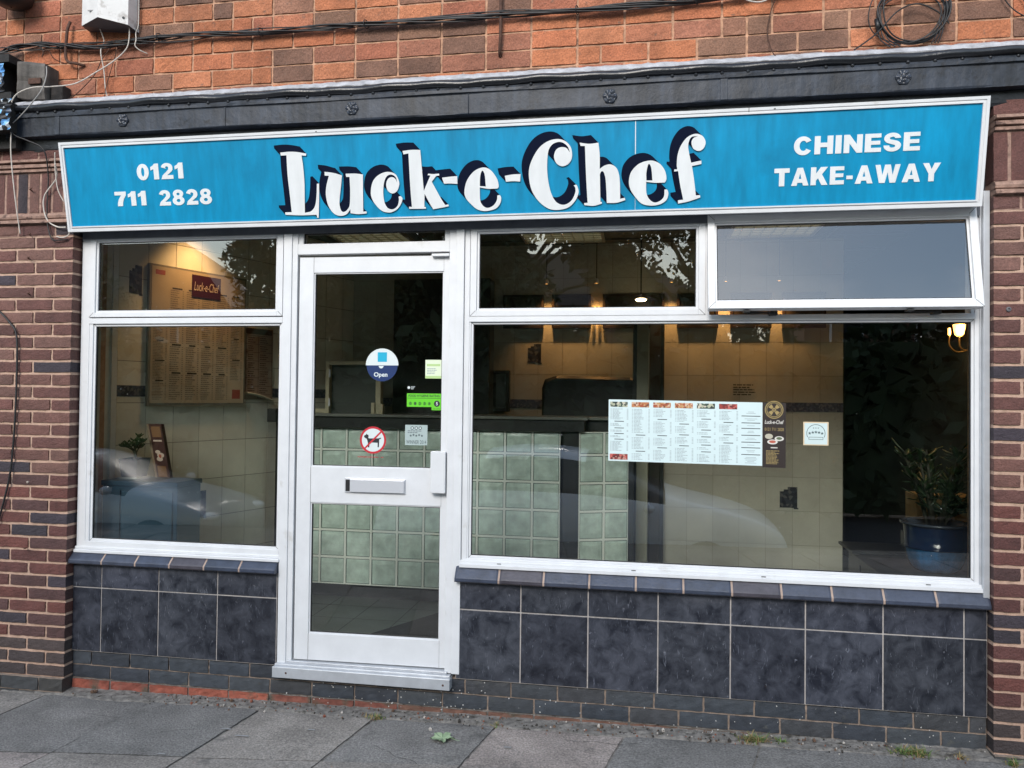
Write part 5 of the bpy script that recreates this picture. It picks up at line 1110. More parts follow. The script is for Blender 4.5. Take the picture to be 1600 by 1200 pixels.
# warm spotlights along the back wall and over the menu board
spots = [(-.77, 2.17), (-.37, 2.17), (.215, 2.17), (.626, 2.17), (1.023, 2.17)]
for i, (x, y) in enumerate(spots):
    e = empty('rod_spotlight', (x, y, 2.74), 'small warm spotlight between the picture panels on the back wall, %s from the left' % ('first', 'second', 'third', 'fourth', 'fifth')[i], 'spotlight', 'small spotlights between the picture panels')
    MB().tube([(x, y, 2.44), (x, y, 2.75)], .004, 6).build('rod', [M_black], e)
    MB().lathe((x, y, 2.42), [(.012, .035), (.020, .0), (.016, -.004), (.014, .01)], 14).build('housing', [M_silver], e, smooth=True)
    MB().lathe((x, y, 2.419), [(.0135, 0), (.0005, 0)], 14).build('bulb', [tg], e)
    lamp_light(x, y, 2.40, 13.0, (1, .46, .15), .015, 78, 'spot_light', (x, 2.25, 1.9), 1.0)
xx = QS(.70, 2.6, .28)
e = empty('ceiling_spotlight', (xx[0], xx[1], 2.73), 'small warm ceiling spotlight over the menu board', 'spotlight')
MB().lathe((xx[0], xx[1], 2.70), [(.030, .05), (.033, .0), (.026, -.004), (.024, .01)], 14).build('housing', [M_silver], e, smooth=True)
lamp_light(xx[0], xx[1], 2.68, 17, (1, .52, .20), .05, 86, 'spot_light', QS(.72, 2.1), 1.0)
# a twin picture lamp lit on the back wall
pc = empty('twin_wall_light', (-.34, 2.2, 2.1), 'glowing upright wall light between the picture panels', 'wall light')
mb = MB(); mb.box(-.395, -.378, 2.25, 2.27, 2.10, 2.24, 0); mb.box(-.362, -.345, 2.25, 2.27, 2.10, 2.24, 0); mb.build('tube', [tg], pc, bevel=.003)
e = empty('round_downlight', (-.02, 2.0, 2.28), 'bright oval downlight glowing in front of the back wall', 'downlight')
MB().lathe((-.02, 2.05, 2.268), [(.0005, -.012), (.035, -.010), (.045, 0), (.035, .008), (.0005, .01)], 18).build('lens', [mat('warm_lens', (1, .8, .5), .5, emis=(1, .72, .4), estr=7)], e, smooth=True)
MB().tube([(-.02, 2.05, 2.27), (-.02, 2.05, 2.75)], .006, 6).build('drop_rod', [M_black], e)
# louvred ceiling lights
M_louv = mat('louvre', (.52, .50, .36), .35, emis=(1, .9, .6), estr=.10)
def louvre(x0, x1, y0, y1, lb):
    e = empty('ceiling_light', ((x0+x1)/2, (y0+y1)/2, 2.74), lb, 'ceiling light', 'louvred ceiling lights')
    mb = MB(); frame_bars(mb, x0, x1, y0, y1, .02, 0, 1)
    mb = MB()
    for (a, b, c_, d) in ((x0, x1, y0, y0+.02), (x0, x1, y1-.02, y1), (x0, x0+.02, y0+.02, y1-.02), (x1-.02, x1, y0+.02, y1-.02)): mb.box(a, b, c_, d, 2.728, 2.745)
    mb.build('frame', [mat('lamp_rim', (.35, .34, .28), .5)], e)
    mb = MB(); n = int((x1-x0)/.075)
    for i in range(1, n): mb.box(x0+(x1-x0)*i/n-.002, x0+(x1-x0)*i/n+.002, y0+.02, y1-.02, 2.729, 2.743)
    m_ = int((y1-y0)/.075)
    for j in range(1, m_): mb.box(x0+.02, x1-.02, y0+(y1-y0)*j/m_-.002, y0+(y1-y0)*j/m_+.002, 2.730, 2.742)
    mb.build('louvre', [mat('louvre_blade', (.6, .58, .45), .3)], e)
    mb = MB(); mb.box(x0+.02, x1-.02, y0+.02, y1-.02, 2.7435, 2.7465); mb.build('diffuser', [M_louv], e)
louvre(-2.40, -1.80, 1.38, 1.98, 'left louvred ceiling light seen above the door'); louvre(-.93, -.30, 1.50, 2.10, 'middle louvred ceiling light above the counter'); louvre(.62, 1.24, 1.45, 2.06, 'right louvred ceiling light seen through the open window')
mt = MB(); mt.quad([(-2.05, .30, .006), (-1.1, .15, .006), (-.75, 1.35, .006), (-1.25, 1.42, .006)], 0)
mt.box(-1.95, -.85, .12, .95, .004, .016)
o = MB(); o.quad([(-1.96, .14, .012), (-.80, .14, .012), (-.80, 1.25, .012), (-1.36, 1.25, .012)]); o.quad([(-1.96, .14, .012), (-.80, .14, .012), (-.80, .14, .002), (-1.96, .14, .002)])
o = o.build('entrance_mat', [mat('rubber_mat', (.010, .012, .013), .9, var=.3, vscale=80)]); tag(o, 'black entrance mat lying on the floor inside the door', 'mat')
# ---------------------------------------------------------------- stickers and papers on the glass
M_pw = mat('sticker_white', (.62, .68, .68), .4); M_bk = mat('print_black', (.012, .014, .02), .5)
M_gr = mat('print_grey_light', (.30, .35, .37), .6); M_gd = mat('print_grey_dark', (.12, .14, .16), .6)
def fy(y): return lambda x, z: (x, y, z)
# round OPEN sticker
YD = .0175
def dY(x): return .004+(x-hx)*math.tan(radians(1.4))+.0137     # face of the door glass, which stands ajar
def paperd(mb, x0, x1, z0, z1, o, mi=0, th=.0006): mb.quad([(x0, dY(x0)-o, z0), (x1, dY(x1)-o, z0), (x1, dY(x1)-o, z1), (x0, dY(x0)-o, z1)], mi)
def discd(mb, x, z, r_, o, mi=0, a0=0, a1=2*pi, n=40):
    k = n if abs(a1-a0-2*pi) < 1e-6 else n+1
    mb.quad([(x+r_*cos(a0+(a1-a0)*i/n), dY(x+r_*cos(a0+(a1-a0)*i/n))-o, z+r_*sin(a0+(a1-a0)*i/n)) for i in range(k)], mi)
fd = lambda o: (lambda x, z: (x, dY(x)-o, z))
def thick(mb, x0, x1, z0, z1): mb.box(x0, x1, dY((x0+x1)/2)-.0006, dY((x0+x1)/2)-.0002, z0, z1, 0)
e = empty('open_sticker', (-1.393, dY(-1.393), 1.58), 'round white and navy sticker reading Open on the door glass', 'sticker')
mb = MB(); discd(mb, -1.393, 1.667, .0915, .0008, 0, 0, pi); discd(mb, -1.393, 1.667, .0865, .0008, 1, pi, 2*pi)
discd(mb, -1.398, 1.664, .0135, .0011, 0, pi, 2*pi, 12)
mb.build('disc', [M_pw, mat('sticker_navy', (.008, .03, .12), .35)], e, recalc=False)
mb = MB(); paperd(mb, -1.418, -1.366, 1.686, 1.738, .0011, 0); mb.build('blue_square', [mat('sticker_cyan', (.0, .36, .55), .4)], e, recalc=False)
mb = MB(); text_mesh('Open', -1.438, -1.362, 1.598, 1.630, fd(.0012), mb, offset=.025); mb.build('lettering', [M_pw], e, recalc=False)
# card at the right edge
e = empty('green_edged_card', (-1.1, dY(-1.1), 1.598), 'small white card with pale green bands on the right edge of the door glass', 'sticker')
mb = MB(); paperd(mb, -1.152, -1.062, 1.598, 1.698, .0008, 0); paperd(mb, -1.144, -1.070, 1.664, 1.676, .0011, 1); paperd(mb, -1.152, -1.062, 1.598, 1.612, .0011, 1)
ruled_text(mb, -1.142, -1.072, 1.62, 1.655, 4, fd(.0011), 2, price=False); mb.build('card', [mat('card_cream', (.66, .74, .55), .5), mat('card_green', (.42, .58, .25), .5), M_gr], e, recalc=False)
# green food hygiene rating
e = empty('hygiene_sticker', (-1.156, dY(-1.156), 1.42), 'bright green food hygiene rating sticker with a black 5', 'sticker')
M_hg = mat('hygiene_green', (.12, .55, .02), .4)
mb = MB(); paperd(mb, -1.252, -1.062, 1.445, 1.517, .0008, 0); paperd(mb, -1.115, -1.062, 1.428, 1.445, .0008, 0)
paperd(mb, -1.248, -1.066, 1.4905, 1.4925, .0011, 1); discd(mb, -1.086, 1.463, .0165, .0012, 1, n=24)
mb.build('backing', [M_hg, M_bk], e, recalc=False)
mb = MB(); text_mesh('FOOD HYGIENE RATING', -1.243, -1.072, 1.4975, 1.511, fd(.0011), mb, 0, offset=.02)
for i in range(5):
    x = -1.232+i*.026; text_mesh(str(i), x-.004, x+.004, 1.456, 1.470, fd(.0011), mb, 0)
    mb.quad([(x+.0095*cos(a), dY(x)-.0010, 1.463+.0095*sin(a)) for a in [2*pi*k/16 for k in range(16)]], 2)
text_mesh('VERY GOOD', -1.108, -1.068, 1.4325, 1.438, fd(.0011), mb, 0); mb.build('lettering', [M_bk, M_pw, mat('hygiene_green_mid', (.05, .30, .01), .5)], e, recalc=False)
mb = MB(); text_mesh('5', -1.091, -1.081, 1.454, 1.472, fd(.0015), mb, 0, offset=.02); mb.build('rating_number', [M_pw], e, recalc=False)
mb = MB(); discd(mb, -1.242, 1.548, .0075, .0008, 0, n=14); ruled_text(mb, -1.230, -1.20, 1.538, 1.556, 3, fd(.0008), 0, price=False); mb.build('agency_mark', [M_pw], e, recalc=False)
# no dogs
e = empty('no_dogs_sticker', (-1.438, dY(-1.438), 1.19), 'round red and white no dogs sticker on the door glass', 'sticker')
cx, cz, ro = -1.438, 1.262, .0735
mb = MB(); discd(mb, cx, cz, ro-.004, .0008, 0)
rg = []
for k in range(48):
    a = 2*pi*k/48; rg.append(((cx+ro*cos(a), dY(cx+ro*cos(a))-.0012, cz+ro*sin(a)), (cx+(ro-.011)*cos(a), dY(cx+(ro-.011)*cos(a))-.0012, cz+(ro-.011)*sin(a))))
for k in range(48): mb.quad([rg[k][0], rg[(k+1) % 48][0], rg[(k+1) % 48][1], rg[k][1]], 1)
mb.build('disc', [M_pw, mat('sign_red', (.50, .02, .035), .4)], e, recalc=False)
dog = [(-.050, .016), (-.047, .026), (-.040, .027), (-.036, .034), (-.031, .029), (-.026, .028), (-.024, .020), (-.026, .012), (-.020, .009), (.028, .010), (.044, .014), (.045, .010), (.034, .003), (.034, -.012), (.033, -.038), (.026, -.038), (.026, -.014), (-.018, -.013), (-.020, -.040), (-.027, -.040), (-.028, -.014), (-.031, -.004), (-.034, .006), (-.042, .010)]
mb = MB(); mb.prism([[(cx+x*1.02, cz+z) for x, z in dog]], fd(.0011), None, 0); mb.build('dog_symbol', [M_bk], e, recalc=False)
mb = MB(); k = .7071; L_ = ro-.008; w_ = .0045
mb.quad([(cx-L_*k-w_*k, dY(cx-L_*k)-.0016, cz-L_*k+w_*k), (cx-L_*k+w_*k, dY(cx-L_*k)-.0016, cz-L_*k-w_*k), (cx+L_*k+w_*k, dY(cx+L_*k)-.0016, cz+L_*k-w_*k), (cx+L_*k-w_*k, dY(cx+L_*k)-.0016, cz+L_*k+w_*k)], 0); mb.build('slash', [MATS['sign_red']], e, recalc=False)
mb = MB(); ruled_text(mb, cx-.085, cx+.06, 1.166, 1.174, 1, fd(.0011), 0, price=False); ruled_text(mb, cx-.085, cx+.06, 1.166, 1.174, 1, fd(.0012), 0, price=True); mb.build('caption', [MATS['sign_red']], e, recalc=False)
# pale rating card
e = empty('rating_card', (-1.198, dY(-1.198), 1.237), 'pale square card with stars and 2014 on the door glass', 'sticker')
mb = MB(); paperd(mb, -1.259, -1.136, 1.239, 1.348, .0008, 0); mb.build('card', [mat('card_grey', (.36, .44, .43), .5)], e, recalc=False)
def star(mb, x, z, r_, f_, mi): mb.prism([[(x+(r_ if i % 2 == 0 else r_*.42)*sin(pi*i/5), z+(r_ if i % 2 == 0 else r_*.42)*cos(pi*i/5)) for i in range(10)]], f_, None, mi)
mb = MB()
for i in range(3):
    x = -1.220+i*.022; mb.quad([(x+.009*cos(a), dY(x)-.0011, 1.331+.009*sin(a)) for a in [2*pi*k/16 for k in range(16)]], 0); mb.quad([(x+.005*cos(a), dY(x)-.0014, 1.331+.005*sin(a)) for a in [2*pi*k/12 for k in range(12)]], 1)
for i in range(5): star(mb, -1.228+i*.0155, 1.290+(.004 if i % 2 else 0), .008, fd(.0011), 0)
ruled_text(mb, -1.245, -1.15, 1.302, 1.320, 2, fd(.0011), 2, price=False); text_mesh('WINNER 2014', -1.252, -1.142, 1.246, 1.266, fd(.0011), mb, 0)
mb.build('printing', [mat('print_slate', (.05, .07, .08), .6), M_pw, M_gd], e, recalc=False)
# the long takeaway menu taped inside the big window
YM = .0172
e = empty('window_menu', (.26, YM, 1.18), 'long white takeaway menu with many columns taped to the big window', 'menu')
mb = MB()
def mz(x, t): # sheet hangs very slightly askew
    return (1.183+(1.497-1.183)*t)-.010*(x+.172)*.9
def Mq(o=0): return lambda x, z: (x, YM-.0006-o, z-.009*(x+.172))
q = Mq(0)
for i in range(4): 
    a = -.172+i*.1895; b = a+.1893
    mb.quad([q(a, 1.183), q(b, 1.183), q(b, 1.497), q(a, 1.497)], 0)
mb.build('sheet', [mat('menu_paper', (.60, .72, .73), .45, var=.03, vscale=4)], e, recalc=False)
mb = MB(); q1 = Mq(.0004); q2 = Mq(.0008)
cols = 7; pitch = .757/7
heads = [[.70, .55, .40, .27], [.48, .16], [.80, .50, .25], [.72, .52, .30], [.83, .62, .50, .34, .20], [.78, .55, .38], [.90, .78, .66, .54, .42, .30, .18]]
for i in range(cols):
    a = -.164+i*pitch; b = a+pitch-.016; z1 = 1.452; z0 = 1.192 if i else 1.235
    if i == 0: pass
    n = 38; dz = (z1-z0)/n; hs = [int((1-h_)*n) for h_ in heads[i]]
    for k in range(n):
        zc = z1-(k+.5)*dz; d_ = min([abs(k-h_) for h_ in hs]+[9])
        if d_ == 0: 
            c_ = (a+b)/2; w = pitch*(.22 if i < 6 else .42); mb.quad([q1(c_-w, zc-.0018), q1(c_+w, zc-.0018), q1(c_+w, zc+.0018), q1(c_-w, zc+.0018)], 1); continue
        if d_ == 1: continue
        if i == 6:
            c_ = (a+b)/2; w = pitch*R.uniform(.12, .3); mb.quad([q1(c_-w, zc-.001), q1(c_+w, zc-.001), q1(c_+w, zc+.001), q1(c_-w, zc+.001)], 0); continue
        x = a+.012; end = a+.012+(b-a-.03)*R.uniform(.45, .85)
        mb.quad([q1(a+.002, zc-.0012), q1(a+.008, zc-.0012), q1(a+.008, zc+.0012), q1(a+.002, zc+.0012)], 0)
        while x < end: w = R.uniform(.006, .018); mb.quad([q1(x, zc-.0013), q1(min(x+w, end), zc-.0013), q1(min(x+w, end), zc+.0013), q1(x, zc+.0013)], 0); x += w+.002
        mb.quad([q1(b-.008, zc-.0012), q1(b, zc-.0012), q1(b, zc+.0012), q1(b-.008, zc+.0012)], 0)
mb.build('printing', [mat('print_fine', (.30, .36, .38), .6), mat('print_head', (.035, .045, .05), .6)], e, recalc=False)
def food(x0, x1, z0, z1, cols, nm):
    mb = MB(); mb.quad([q2(x0, z0), q2(x1, z0), q2(x1, z1), q2(x0, z1)], 0)
    o = mb.build('food_picture', [blotch_mat(nm, cols, 95, .5)], e, recalc=False)
gcol = [(.05, .08, .06), (.4, .42, .3), (.12, .14, .10), (.55, .5, .4), (.02, .03, .03)]; ocol = [(.45, .16, .06), (.5, .28, .12), (.18, .06, .03), (.6, .4, .28), (.35, .08, .03)]; rcol = [(.30, .04, .03), (.18, .02, .02), (.45, .25, .2), (.1, .02, .02), (.5, .12, .1)]
for i, cset in enumerate((gcol, ocol, ocol, ocol, gcol, rcol)):
    a = -.164+i*pitch; food(a, a+pitch-.02, 1.460, 1.486, cset, 'food_print_'+'abcdef'[i])
food(-.164, -.164+pitch-.018, 1.191, 1.220, rcol, 'food_print_g')
# dark end panel
mb = MB(); mb.quad([q(.587, 1.176), q(.697, 1.176), q(.697, 1.497), q(.587, 1.497)], 0); ep = mb.build('end_panel', [mat('panel_dark_brown', (.028, .02, .018), .4)], e, recalc=False)
mb = MB(); q1 = Mq(.0005)
def ring(cx, cz, ra, rb, mi, n=36):
    for k in range(n):
        a, b = 2*pi*k/n, 2*pi*(k+1)/n
        mb.quad([q1(cx+ra*cos(a), cz+ra*sin(a)), q1(cx+ra*cos(b), cz+ra*sin(b)), q1(cx+rb*cos(b), cz+rb*sin(b)), q1(cx+rb*cos(a), cz+rb*sin(a))], mi)
ring(.641, 1.462, .044, .040, 0); ring(.641, 1.462, .036, .033, 0)
# plain rotational emblem inside the gold ring
for k in range(4):
    a = pi/4+k*pi/2; mb.quad([q1(.641+.030*cos(a-.35), 1.462+.030*sin(a-.35)), q1(.641+.030*cos(a+.35), 1.462+.030*sin(a+.35)), q1(.641+.013*cos(a+.5), 1.462+.013*sin(a+.5)), q1(.641+.013*cos(a-.5), 1.462+.013*sin(a-.5))], 0)
ring(.641, 1.462, .009, .004, 0)
text_mesh('Luck-e-Chef', .597, .687, 1.392, 1.411, q1, mb, 1, offset=.015, shear=.2); text_mesh('0121 711 2828', .597, .687, 1.358, 1.373, q1, mb, 0)
for i_, (ex, ez, ea, eb, em) in enumerate(((.617, 1.330, .019, .013, 2), (.666, 1.320, .022, .012, 1), (.634, 1.303, .025, .012, 1))): mb.prism([[(ex+ea*cos(a), ez+eb*sin(a)) for a in [2*pi*i/22 for i in range(22)]]], Mq(.0005+.00012*i_), None, em)

mb.prism([[(.634+.016*cos(a), 1.304+.007*sin(a)) for a in [2*pi*i/14 for i in range(14)]]], Mq(.0009), None, 3); mb.prism([[(.666+.014*cos(a), 1.321+.007*sin(a)) for a in [2*pi*i/14 for i in range(14)]]], Mq(.0009), None, 4)
mb.quad([q1(.626, 1.272), q1(.658, 1.272), q1(.658, 1.277), q1(.626, 1.277)], 1)
ruled_text(mb, .604, .682, 1.192, 1.262, 11, q1, 0, price=False)
mb.build('emblem', [mat('gold_print', (.36, .27, .11), .4), mat('cream_white', (.62, .6, .55), .5), mat('cream_dim', (.45, .42, .33), .5), mat('food_red', (.45, .1, .06), .5), mat('food_green', (.1, .13, .07), .5)], ep, recalc=False)
# award card
e = empty('award_card', (.838, YM, 1.28), 'cream square card with a round stamp of stars on the big window', 'sticker')
mb = MB(); f0 = fy(YM-.0006); f1 = fy(YM-.0011); f2 = fy(YM-.0015)
mb.quad([f0(.779, 1.283), f0(.897, 1.283), f0(.897, 1.398), f0(.779, 1.398)], 1); mb.quad([f1(.785, 1.288), f1(.891, 1.288), f1(.891, 1.392), f1(.785, 1.392)], 0); mb.build('card', [mat('card_pale', (.55, .66, .66), .5), mat('card_sand', (.62, .50, .33), .5)], e, recalc=False)
mb = MB(); cx, cz = .838, 1.342
for k in range(40):
    a, b = 2*pi*k/40, 2*pi*(k+1)/40
    if 1.15*pi < (a+b)/2 < 1.85*pi: continue
    mb.quad([f2(cx+.044*cos(a), cz+.044*sin(a)), f2(cx+.044*cos(b), cz+.044*sin(b)), f2(cx+.0415*cos(b), cz+.0415*sin(b)), f2(cx+.0415*cos(a), cz+.0415*sin(a))], 0)
for i in range(5): star(mb, cx-.029+i*.0145, cz+(.004 if i in (1, 3) else (.006 if i == 2 else 0)), .0085, f2, 0)
for i in range(3): star(mb, cx-.011+i*.011, cz+.026, .004, f2, 0)
for (x0, x1, z0, z1) in ((-.032, .032, -.020, -.018), (-.032, .032, -.031, -.029), (-.034, -.032, -.031, -.018), (.032, .034, -.031, -.018)): mb.quad([f2(cx+x0, cz+z0), f2(cx+x1, cz+z0), f2(cx+x1, cz+z1), f2(cx+x0, cz+z1)], 0)
mb.build('stamp', [mat('stamp_ink', (.06, .10, .11), .6)], e, recalc=False)

# ---------------------------------------------------------------- litter and weeds at the foot of the wall
def gnd(x, y): return gz(x, y)+.004
mb = MB(); rr = random.Random(31); cx, cy = -.945, -.30
pts = []
for k in range(30):
    a = 2*pi*k/30; q = 1+.28*cos(5*a+.4)+.06*cos(11*a); pts.append((cx+.050*q*cos(a), cy+.045*q*sin(a), gnd(cx, cy)+.008+.012*rr.random()))
n = len(mb.v); mb.v += [Vector(p) for p in pts]+[Vector((cx, cy, gnd(cx, cy)+.005))]
for k in range(30): mb.f.append((n+k, n+(k+1) % 30, n+30)); mb.m.append(0); mb.c.append((1, 1, 1))
n = len(mb.v); mb.v += [Vector((p[0], p[1], p[2]-.002)) for p in pts]+[Vector((cx, cy, gnd(cx, cy)+.003))]
for k in range(30): mb.f.append((n+k, n+(k+1) % 30, n+30)); mb.m.append(0); mb.c.append((1, 1, 1))
mb.tube([(cx+.03, cy, gnd(cx, cy)+.01), (cx+.09, cy-.02, gnd(cx, cy)+.008)], .0015, 5)
o = mb.build('fallen_leaf', [mat('pale_green_leaf', (.24, .32, .19), .6, var=.15, vscale=60)]); tag(o, 'pale green fallen leaf lying on the paving below the door', 'leaf')
def weed(x, y, w, h, n, label, seed, dry=.4):
    rr = random.Random(seed); mb = MB()
    for k in range(n):
        bx = x+rr.gauss(0, w*.4); by = y+rr.gauss(0, .012); a = rr.uniform(0, 2*pi); L_ = h*rr.uniform(.4, 1.1); lean = rr.uniform(.3, 1.2)
        p0 = Vector((bx, by, gnd(bx, by)-.01)); wd = rr.uniform(.0015, .0035); d = Vector((cos(a)*lean, sin(a)*lean*.6, 1)).normalized()
        s = Vector((-sin(a), cos(a), 0)); mi = 1 if rr.random() < dry else 0; p = [p0, p0+d*L_*.5, p0+d*L_+Vector((cos(a), sin(a), -.6))*L_*.35]
        mb.quad([p[0]-s*wd, p[0]+s*wd, p[1]+s*wd*.8, p[1]-s*wd*.8], mi); mb.quad([p[1]-s*wd*.8, p[1]+s*wd*.8, p[2]+s*wd*.1, p[2]-s*wd*.1], mi)
    o = mb.build('weed_tuft', [mat('weed_green', (.10, .16, .04), .7), mat('weed_dry', (.28, .21, .09), .8)], recalc=False); tag(o, label, 'weed', 'small weeds growing along the foot of the wall')
weed(-1.36, -.105, .05, .035, 70, 'small yellow green weed tuft at the wall foot below the door', 1, .5)
weed(.545, -.07, .07, .06, 150, 'dry grassy weed tuft below the middle of the right tiled wall', 2, .55)
weed(.66, -.06, .03, .04, 40, 'tiny green weed just right of the dry tuft', 3, .3)
weed(1.24, -.09, .11, .055, 200, 'largest spreading green weed patch near the right pillar', 4, .3)
weed(1.66, -.13, .03, .05, 50, 'little weed at the foot of the right brick pillar', 5, .3)
weed(1.46, -.08, .03, .03, 40, 'short brown weed between the big weed patch and the right pillar', 6, .9)
weed(-.72, -.09, .03, .03, 40, 'short brown moss tuft at the slab joint right of the fallen leaf', 7, .7)
mb = MB(); rr = random.Random(77)
for k in range(420):
    x = rr.uniform(-2.6, 1.3) if rr.random() < .8 else rr.uniform(-3.2, 1.6); y = -.03-abs(rr.gauss(0, .05)); s = rr.uniform(.002, .006) if rr.random() < .93 else rr.uniform(.006, .011); z = gz(x, y)+.006+(.012 if y > -.06 else 0)
    mi = rr.choice([0, 0, 0, 1, 2, 3, 3]); a = rr.uniform(0, pi)
    p = [Vector((x+s*cos(a+q)*rr.uniform(.6, 1.2), y+s*sin(a+q)*rr.uniform(.6, 1.2), z)) for q in (0, 1.6, 3.1, 4.7)]; t = Vector((x, y, z+s*.8)); b = [v-Vector((0, 0, s)) for v in p]
    for i in range(4): mb.quad([p[i], p[(i+1) % 4], t], mi); mb.quad([p[i], p[(i+1) % 4], b[(i+1) % 4], b[i]], mi)
o = mb.build('grit', [mat('crumb_brown', (.12, .07, .045), .9), mat('crumb_red', (.22, .07, .04), .9), mat('crumb_pale', (.42, .38, .34), .9), mat('crumb_dark', (.035, .03, .025), .9)], recalc=False); tag(o, 'crumbled mortar and brick grit scattered along the foot of the wall', 'grit', kind='stuff')
mb = MB(); rr = random.Random(78)
for k in range(170):
    x = rr.uniform(-1.9, 1.6); z = rr.uniform(-.19, .02); s = rr.uniform(.0012, .004); y = -.004
    if rr.random() < .35: x = rr.uniform(-1.75, -.8)
    mb.quad([(x+s*cos(a)*rr.uniform(.6, 1.3), y, z+s*sin(a)*rr.uniform(.6, 1.3)) for a in [2*pi*i/7 for i in range(7)]], 0)
o = mb.build('paint_spots', [mat('pale_spots', (.50, .49, .47), .8)], recalc=False); tag(o, 'pale splashes and lime spots on the blue plinth bricks', 'spots', kind='stuff')
mb = MB(); rr = random.Random(17)
for (x, y, a0, n_) in ((-2.35, -.45, .3, 16), (-1.25, -.42, -.5, 12), (-.35, -.22, .2, 14), (.75, -.30, -1.2, 9), (-2.9, -.30, -.2, 12)):
    p = [x, y]; a = a0
    for k in range(n_):
        a += rr.uniform(-.6, .6)*(1 if k % 3 else .2); q = [p[0]+.028*cos(a), p[1]+.028*sin(a)*.7]; w_ = .0012*rr.uniform(.4, 1.4); a = a0+(a-a0)*.6
        zz = gz(x, y)+.0045; mb.quad([(p[0], p[1]-w_, zz), (q[0], q[1]-w_, zz), (q[0], q[1]+w_, zz), (p[0], p[1]+w_, zz)], 0); p = q
o = mb.build('cracks', [mat('crack_dark', (.03, .028, .026), .9)], recalc=False); tag(o, 'thin dark hairline cracks in the paving slabs', 'cracks', kind='stuff')
mb = MB()
for (x, y, l_) in ((-2.05, -.36, .03), (-1.93, -.42, .04), (-1.62, -.30, .02), (-.62, -.33, .02), (-2.2, -.66, .02), (-1.0, -.62, .02)):
    z = gz(x, y)+.003; mb.quad([(x-l_, y-.006, z), (x+l_, y-.004, z), (x+l_*.8, y+.008, z), (x-l_*.7, y+.006, z)], 0)
o = mb.build('gum_marks', [mat('pale_gum', (.26, .26, .26), .8)], recalc=False); tag(o, 'pale flattened gum marks on the paving slabs', 'marks', kind='stuff')

# ---------------------------------------------------------------- across the road, seen only as reflections in the glass
def car(label, x_front, y_c, zr, col, nm, k=1.0):
    e = empty('parked_car', (x_front-2.2*k, y_c, zr), label, 'car', 'cars parked on the road, reflected in the windows')
    # station: x from the nose backwards, belt z, roof z, half-width at belt, half-width at roof
    st = [(0, .52, .52, .62, .60), (.06, .66, .66, .78, .74), (.30, .80, .80, .84, .70), (.9, .93, .94, .87, .66), (1.25, .98, 1.0, .88, .64), (1.75, .99, 1.28, .89, .60), (2.10, 1.0, 1.42, .89, .58), (2.7, 1.01, 1.48, .89, .58), (3.3, 1.02, 1.44, .88, .56), (3.8, 1.02, 1.25, .86, .54), (4.1, 1.02, 1.06, .82, .56), (4.25, .85, .85, .80, .70), (4.30, .5, .5, .74, .70)]
    def section(x, zb, zt, wb, wt):
        X = x_front-x*k
        return [(X, y_c+s*w, zr+z*k) for s, w, z in ((-1, wb*.90, .22), (-1, wb*1.0, .42), (-1, wb*1.01, .65 if zb > .7 else zb-.04), (-1, wb*.97, zb), (-1, wt, zt), (-1, wt*.5, zt+.035), (1, wt*.5, zt+.035), (1, wt, zt), (1, wb*.97, zb), (1, wb*1.01, .65 if zb > .7 else zb-.04), (1, wb, .42), (1, wb*.90, .22))]
    secs = [section(*q) for q in st]; body = MB(); gl = MB(); gi = []
    n0 = body.grid(secs, 0, True)
    body.quad(secs[0]); body.quad(secs[-1])
    w = 12
    for i in range(len(secs)-1):
        for j in (3, 7):
            if 4 <= i <= 9: body.m[i*w+j] = 1
        for j in (4, 5, 6):
            if i in (4, 5) or i in (8, 9): body.m[i*w+j] = 1
    body.build('body', [mat(nm, col, .15, .0), mat('car_window', (.02, .026, .03), .25)], e, smooth=True)
    ss = [o for o in e.children if o.name.startswith('body')][0].modifiers.new('smooth', 'SUBSURF'); ss.levels = 2; ss.render_levels = 2
    for xx in (.85, 3.45):
        for s in (-1, 1):
            t = MB(); t.lathe((x_front-xx*k, y_c+s*.83, zr+.32), [(.19, -.09), (.30, -.09), (.32, -.06), (.32, .06), (.30, .09), (.19, .09)], 24, 0, 'y'); wh = t.build('wheel', [M_black], e, smooth=True)
            t = MB(); t.lathe((x_front-xx*k, y_c+s*.83, zr+.32), [(.19, -.07), (.05, -.085), (.001, -.085)], 24, 0, 'y'); t.lathe((x_front-xx*k, y_c+s*.83, zr+.32), [(.19, .07), (.05, .085), (.001, .085)], 24, 0, 'y'); t.build('rim', [M_silver], wh)
    for s in (-1, 1):
        t = MB(); t.ball((x_front-.14*k, y_c+s*.62, zr+.66), .11, .17, .07, 8); t.build('headlight', [mat('headlight', (.9, .92, .93), .08)], e, smooth=True)
        t = MB(); t.ball((x_front-1.45*k, y_c+s*.98, zr+1.02), .07, .09, .06, 8); t.build('wing_mirror', [MATS[nm]], e, smooth=True)
car('silver car parked across the paving, reflected in the big window', 1.72, -6.3, -.82, (.80, .84, .88), 'silver_paint', 1.13)
car('pale grey car parked behind the silver one, reflected in the left window', -5.6, -6.2, -.82, (.42, .45, .48), 'pale_grey_paint', 1.0)
